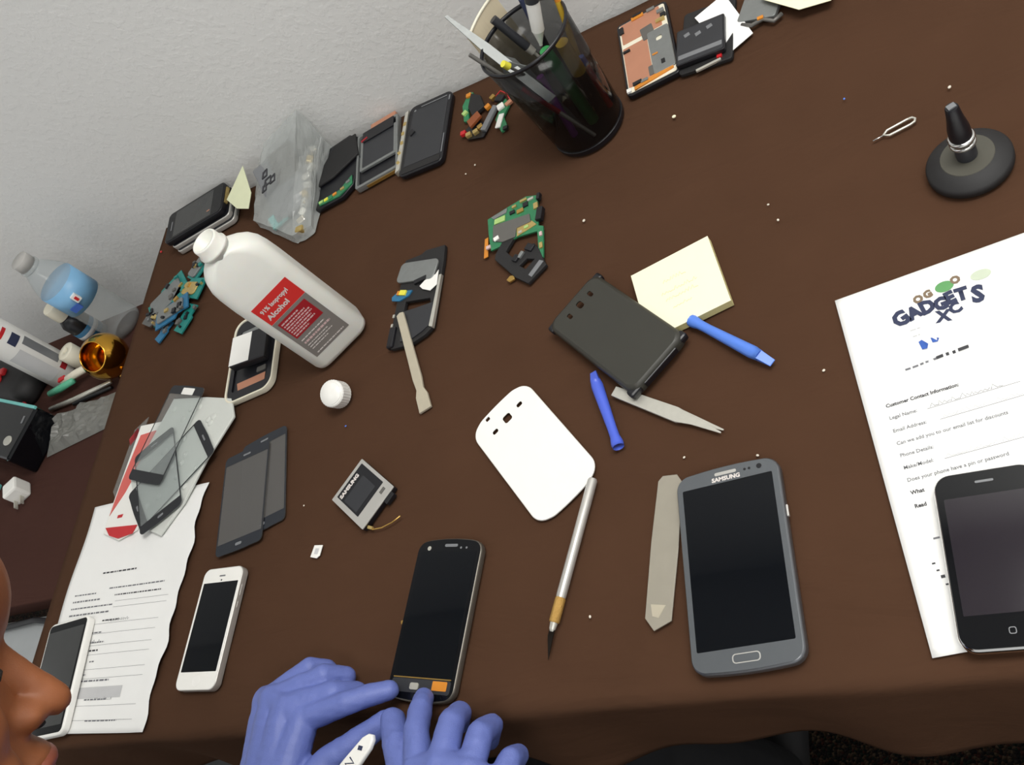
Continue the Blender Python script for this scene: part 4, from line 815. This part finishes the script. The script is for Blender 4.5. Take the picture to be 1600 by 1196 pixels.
t = thing('tape_roll', 'cream tape roll between the white canister and the gold pot', 'tape', -222, 597, 0, SZ)
MB().lathe([(6, 0), (15, 0), (16, 1), (16, 33), (15, 34), (6, 34), (5, 33), (5, 1), (6, 0)], 32).build('roll', M['cream'], t, sharp=50)
t = thing('gold_pot', 'shiny gold round pot with a dark mouth beside the table edge', 'pot', -92, 546, 0, SZ)
R_ = Matrix.Rotation(math.radians(-56), 4, 'Y')
mb = MB(); prof = [(35*math.sin(math.radians(a)), -35*math.cos(math.radians(a))) for a in range(4, 141, 8)]; ax = Vector((.25, -.55, .80)).normalized(); q = Vector((0, 0, 1)).rotation_difference(ax)
prof += [(21.5, 28.5), (21, 26), (25, 20), (30, 8), (31, -5), (26, -18), (14, -28), (.01, -31)]
mb.lathe(prof, 40); mb.v = [tuple(q@Vector(v)+Vector((0, 0, 40))) for v in mb.v]; mb.build('globe', M['gold'], t, smooth=True)
MB().lathe([(18, 0), (19, 2), (14, 5), (9, 8)], 28).build('foot', M['gold'], t, smooth=True)
MB().tube([(22, -16, 14), (32, -24, 10), (36, -30, 3)], 4, 10).build('spout', M['gold'], t, smooth=True)
t = thing('toothbrush', 'mint green and white brush with red dot in front of the gold pot', 'brush', -262, 540, math.degrees(math.atan2(14, 130)), SZ+14)
MB().tube([(0, 0, 0), (30, -2, 2), (62, 0, 3)], [5, 6, 5], 10).build('mint_handle', M['mint'], t, smooth=True); MB().tube([(36, 6, 5), (70, 8, 6), (112, 12, 4)], [5, 6.5, 5], 10).build('cream_body', M['cream'], t, smooth=True); MB().box((40, 7, 10), (14, 8, 4), 5).build('red_dot', M['redp'], t, bevel=1)
t = thing('steel_rod', 'grey steel rod tool lying in front of the mint brush', 'tool', -260, 516, math.degrees(math.atan2(8, 150)), SZ+6)
MB().tube([(0, 0, 0), (60, -2, 1), (150, 0, 3)], [4, 4, 3], 10).build('rod', M['steel'], t, smooth=True); MB().tube([(60, -9, -1), (150, -8, 0)], 3, 8).build('dark_arm', M['chip'], t, smooth=True)
t = thing('plastic_bag', 'crumpled grey plastic bag on the side table near the cloth edge', 'bag', -170, 480, 0, SZ)
mb = MB(); nx, ny = 22, 16
for j in range(ny+1):
    for i in range(nx+1):
        u, v = i/nx, j/ny; x = -62+138*u-8*v; y = -42+70*v+30*u*(1-v)*.3-10*(1-u); e = min(u, 1-u, v, 1-v)
        mb.v.append((x, y, 1.5+max(0, min(1, e*7))*(13+10*fbm(x*.03, y*.03)+5*fbm(x*.09, y*.09, 5))))
for j in range(ny):
    for i in range(nx): mb.f.append((j*(nx+1)+i, j*(nx+1)+i+1, (j+1)*(nx+1)+i+1, (j+1)*(nx+1)+i))
o = mb.build('film', M['greybag'], t, smooth=False); o.modifiers.new('thickness', 'SOLIDIFY').thickness = .0005
t = thing('black_pouch', 'black pouch with red cord loops at the left border', 'pouch', -384, 592, -20, SZ)
loft([(150, 60, 18, 0), (160, 66, 20, 8), (156, 62, 20, 30), (120, 40, 16, 38)]).build('pouch', M['blackm'], t, smooth=True)
MB().tube([(math.cos(a*.33)*34-30, math.sin(a*.33)*16-6, 40+3*math.sin(a)) for a in range(19)], 2.6, 8, closed=True).build('red_cord', M['redp'], t, smooth=True); MB().box((0, 6, 42), (18, 12, 8), 20).build('red_plug', M['redp'], t, bevel=2)
MB().tube([(20, -26, 30), (60, -24, 22), (78, -34, 10), (86, -40, 4)], 2.2, 8).build('red_cord', M['dkred'], t, smooth=True)
t = thing('black_box', 'black glossy box with aqua edge strip at the left border', 'box', -293, 469, -20, SZ)
MB().box((0, 0, 25), (130, 88, 50)).build('body', M['blackg'], t, bevel=4); MB().box((0, 42, 51), (132, 5, 5)).build('aqua_strip', M['teal'], t, bevel=1); MB().ell((36, -16, 50.4), (12, 8, 1.5)).build('silver_badge', M['steel'], t, smooth=True); MB().box((48, 20, 50.6), (4, 12, 1), 10).build('grey_mark', M['grey'], t)
t = thing('aqua_clip', 'aqua plastic clip at the left border above the white charger', 'clip', -352, 400, -15, SZ)
MB().box((0, 0, 9), (34, 16, 18)).build('clip', M['teal'], t, bevel=3); MB().box((6, 0, 20), (16, 12, 5)).build('clip_top', M['teal'], t, bevel=1.5)
t = thing('usb_charger', 'white cube charger with two prongs on the side table', 'charger', -260, 374, 30, SZ)
MB().box((0, 0, 14.5), (28, 26, 29)).build('body', M['white'], t, bevel=3.5)
for s_ in (-1, 1): MB().box((s_*6.4-2, -20, 10), (1.6, 15, 6)).build('prong', M['steel'], t)
t = thing('storage_box', 'grey storage box below the front of the side table', 'box', -195, 60, 0, -716)
sharp_smooth(loft([(290, 220, 20, -24), (318, 238, 24, 610)]).build('tub', M['binegrey'], t), 40)
sharp_smooth(loft([(330, 250, 26, 606), (330, 250, 26, 628), (320, 240, 24, 634)]).build('lid', M['binegrey'], t), 40)
MB().tube([(-150, 118, 645), (-60, 112, 640), (40, 116, 642), (120, 104, 640)], 4, 8).build('black_cord', M['chip'], t, smooth=True)
#PEOPLE
# ------------------------------------------------------------------ the person leaning over the table
HF = Vector((.537, .458, -.709)).normalized(); HU = Vector((.072, .788, .565)); HU = (HU-HF*HU.dot(HF)).normalized(); HR = HF.cross(HU)
NOSE = Vector((573, -52, 304)); HO = NOSE-HF*118.5+HU*36
HM = Matrix((HR, HF, HU)).transposed()
def hp(x, y, z): return HO+HM@Vector((x, y, z))
per = thing('person', 'person bending over the table, dark shirt and blue gloves, working on a phone', 'person', 530, -400, 0, -740)
PO = Vector((530, -400, -740))
def P_(v): return Vector(v)-PO
class Body(MB):
    def e(s, c, r, head=True): return s.ell(P_(hp(*c)) if head else P_(c), r, 28, 18, HM if head else None)
    def c(s, a, b, ra, rb): return s.capsule(P_(a), P_(b), ra, rb)
    def h(s, a, b, ra, rb): return s.capsule(P_(hp(*a)), P_(hp(*b)), ra, rb)
bd = Body()
bd.e((0, -12, 28), (75, 95, 88)); bd.e((0, 30, 20), (66, 62, 62)); bd.e((0, 26, -48), (60, 60, 62)); bd.e((0, 62, -92), (26, 24, 20)); bd.e((0, 58, -62), (42, 38, 36))
bd.h((-38, 70, 19), (0, 81, 19), 13, 16); bd.h((38, 70, 19), (0, 81, 19), 13, 16)                                  # brow
bd.e((0, 46, 36), (62, 55, 50)); bd.e((0, 64, -30), (38, 28, 38)); bd.e((0, 74, -8), (17, 16, 24)); bd.h((0, 80, 6), (0, 98, -20), 7.5, 8.5); bd.h((0, 98, -20), (0, 108.5, -35), 8.5, 10)                       # nose
for s in (-1, 1):
    bd.e((s*12, 92, -38), (8.5, 13, 8.5)); bd.e((s*46, 58, -30), (28, 29, 28)); bd.e((s*33, 64, 0), (16, 17, 14)); bd.e((s*43, 54, -60), (25, 36, 34))
    bd.e((s*77, -8, -12), (7, 19, 32)); bd.h((s*70, -4, -14), (s*77, -6, -12), 9, 8)
bd.e((0, 88, -62), (27, 15, 9)); bd.e((0, 86, -77), (24, 15, 10))
NB = (530, -240, 385)
bd.c(hp(0, -30, -40), NB, 58, 60); bd.c(NB, (528, -300, 300), 66, 120); bd.c((440, -285, 285), (616, -282, 285), 92, 92); bd.c((528, -300, 270), (530, -385, -10), 130, 118); bd.c((490, -420, -180), (570, -420, -180), 100, 100); bd.c((530, -385, -10), (530, -415, -150), 112, 110)
ARM = {-1: ((368, -275, 295), (330, -345, 45), (463, -118, 42)), 1: ((690, -272, 295), (752, -372, 55), (655, -160, 54))}
for s in (-1, 1):
    sh, el, wr = ARM[s]
    bd.c((528+s*90, -285, 300), sh, 66, 58); bd.c(sh, el, 52, 40); bd.c(el, Vector(el).lerp(Vector(wr), .35), 39, 38); bd.c(Vector(el).lerp(Vector(wr), .35), wr, 38, 24)
    bd.c((530+s*55, -400, -190), (530+s*105, 10, -215), 88, 60); bd.c((530+s*105, 10, -215), (530+s*110, 30, -650), 56, 40)
link('body', remesh(bd, 3.2, 5), M['skin'], per)
# clothes
sh_ = Body(); g = 9
sh_.c((530, -262, 345), (528, -300, 300), 92, 128); sh_.c((440, -285, 285), (616, -282, 285), 92+g, 92+g); sh_.c((528, -300, 270), (530, -385, -10), 130+g, 118+g); sh_.c((530, -385, -10), (530, -415, -165), 112+g, 114+g)
for s in (-1, 1):
    sh, el, wr = ARM[s]; sh_.c((528+s*90, -285, 300), sh, 66+g, 58+g); sh_.c(sh, Vector(sh).lerp(Vector(el), .62), 52+g+3, 46+g+4)
link('shirt', remesh(sh_, 6, 4, lambda c: .0022*fbm(c.x*14, c.y*14, c.z*9)), M['shirt'], per)
tr = Body(); tr.c((482, -420, -180), (578, -420, -180), 106, 106)
for s in (-1, 1): tr.c((530+s*55, -400, -190), (530+s*105, 10, -215), 95, 68); tr.c((530+s*105, 10, -215), (530+s*110, 30, -660), 66, 54)
link('trousers', remesh(tr, 6, 4, lambda c: .002*fbm(c.x*12, c.y*12, c.z*9)), M['trouser'], per)
for s in (-1, 1):
    f2 = Body(); x = 530+s*110
    f2.c((x, 20, -690), (x+s*14, 150, -706), 42, 30); f2.c((x, 20, -650), (x, 20, -700), 42, 38)
    me = remesh(f2, 5, 3)
    for v in me.vertices: v.co.z = max(v.co.z, .001)
    link('shoe', me, M['blackm'], per)
hb = Body(); hb.e((0, -20, 40), (79, 96, 86)); hb.e((0, -60, 0), (72, 56, 70))
me = remesh(hb, 4, 3, lambda c: .002*fbm(c.x*90, c.y*90, c.z*90)); link('hair', me, M['hair'], per)
for s in (-1, 1):
    eb = MB(); eb.tube([P_(hp(s*a, b, c)) for a, b, c in ((12, 94, 20), (24, 90.5, 25), (38, 82, 27), (50, 70, 22))], [1.2, 1.8, 1.6, .8], 8); eb.build('eyebrow', M['hair'], per, smooth=True)
    ey = MB(); ey.ell(P_(hp(s*32, 74, -1)), (12, 12, 12)); eo = ey.build('eye', M['eye'], per, smooth=True)
    ls = MB(); ls.tube([P_(hp(s*a, b, c)) for a, b, c in ((18, 82, -4), (26, 87, -7), (36, 86, -8), (46, 78, -5), (52, 72, -2))], [1.2, 1.8, 2.0, 1.8, 1.0], 8); ls.build('eyelashes', M['hair'], per, smooth=True)
    nl = MB(); nl.ell(P_(hp(s*6.6, 97, -44.6)), (3.4, 5.4, 2.4), 16, 10, HM); nl.build('nostril', M['hair'], per, smooth=True)
lp = Body(); lp.e((0, 96, -64.5), (23, 9, 6)); lp.e((0, 94, -75), (20, 9, 6.5)); link('lips', remesh(lp, 2, 3), M['lip'], per)
# gloves
def glove(name, label, wrist, elbow, mcps, fingers, thumb, cuff):
    gm = Body(); wrist = Vector(wrist)
    for k, m_ in enumerate(mcps): gm.c(wrist+Vector(((k-1.5)*5*cuff, 6, 0)), m_, 20, 13)
    for k in range(3):
        gm.c(mcps[k], mcps[k+1], 12.5, 12.5)
        gm.c(Vector(mcps[k]).lerp(wrist, .4), Vector(mcps[k+1]).lerp(wrist, .4), 16, 16)
    for ch, rs in fingers:
        for i in range(len(ch)-1): gm.c(ch[i], ch[i+1], rs[i], rs[i+1])
    ch, rs = thumb
    for i in range(len(ch)-1): gm.c(ch[i], ch[i+1], rs[i], rs[i+1])
    d = (Vector(elbow)-wrist).normalized()
    gm.c(wrist, wrist+d*70, 27, 33)
    me = remesh(gm, 1.5, 5, lambda c: .0006*fbm(c.x*70, c.y*45, c.z*60)+.0004*fbm(c.x*30, c.y*160, c.z*30, 2))
    o = link(name, me, M['glove'], per); o['label'] = label
    cf = MB(); ce = wrist+d*68; a = d.orthogonal().normalized(); b = d.cross(a)
    cf.tube([P_(ce+(a*math.cos(t*math.pi/12)+b*math.sin(t*math.pi/12))*34.5) for t in range(24)], 2.2, 8, closed=True); cf.build('rolled_cuff', M['glove'], o, smooth=True)
    return o
FR = [(11.5, 10, 9.4, 8.2), (11.8, 10.4, 9.6, 8.4), (11.4, 10, 9.2, 8), (10.6, 9, 8.2, 7.2)]
LM = [(489, -10, 38), (471, 0, 42), (452, 8, 40), (437, 10, 33)]
LFi = [[LM[0], (530, 1, 34), (547, 8, 26), (560, 13, 17.5)], [LM[1], (512, 11, 31), (520, 15, 13), (506, 10, 9.5)], [LM[2], (496, 27, 30), (505, 29, 13), (490, 22, 9)], [LM[3], (473, 37, 25), (482, 38, 12), (468, 32, 8.4)]]
glove('glove', 'blue glove on the left hand with extended index finger', (463, -105, 42), ARM[-1][1], LM, list(zip(LFi, FR)), ([(482, -80, 36), (512, -42, 26), (537, -26, 21), (560, -12, 18)], (17, 13, 11, 9.6)), -1)
RM = [(622, -56, 46), (644, -54, 49), (666, -58, 45), (685, -68, 38)]
RFi = [[RM[0], (610, -25, 39), (603, -7, 28), (597, 5, 17.5)], [RM[1], (640, -21, 36), (634, -10, 18), (628, -16, 10)], [RM[2], (666, -29, 34), (662, -20, 15), (655, -28, 7)], [RM[3], (688, -46, 26), (684, -40, 9), (676, -47, 4)]]
glove('glove', 'blue glove on the right hand with bent fingers at the phone edge', (655, -148, 54), ARM[1][1], RM, list(zip(RFi, FR)), ([(632, -112, 46), (608, -64, 40), (588, -33, 33), (572, -12, 23)], (18, 13.6, 12, 10)), 1)
t = thing('white_probe', 'white rounded plastic tool with dark marks held between the gloved hands', 'tool', 571, -27, math.degrees(math.atan2(-46, -42)), 39.5)
plate('handle', [(0, 0), (2, 3.6), (8, 6.4), (30, 8), (86, 8.5), (90, 5), (90, -5), (86, -8.5), (30, -8), (8, -6.4), (2, -3.6)], 0, 5, M['white'], t, 1.6)
MB().box((14, -1, 5.1), (3.4, 4.4, .4), 30).build('printed_mark', M['navy'], t)
MB().tube([(25, -3.5, 5.1), (25, 3.2, 5.1), (31, -3.5, 5.1), (31, 3.2, 5.1)], .6, 5).build('printed_mark', M['navy'], t)
# stool carrying the person
t = thing('stool', 'plain black round stool under the seated person', 'stool', 530, -430, 0, -740)
MB().lathe([(150, 411), (170, 416), (172, 436), (165, 448), (.01, 452)], 40).build('seat', M['shirt'], t, smooth=True); MB().lathe([(24, 20), (24, 412)], 20).build('pole', M['darkgrey'], t, smooth=True)
for k in range(5): MB().box((110*math.cos(k*1.2566), 110*math.sin(k*1.2566), 22), (230, 34, 24), math.degrees(k*1.2566)).build('foot', M['blackm'], t, bevel=4)
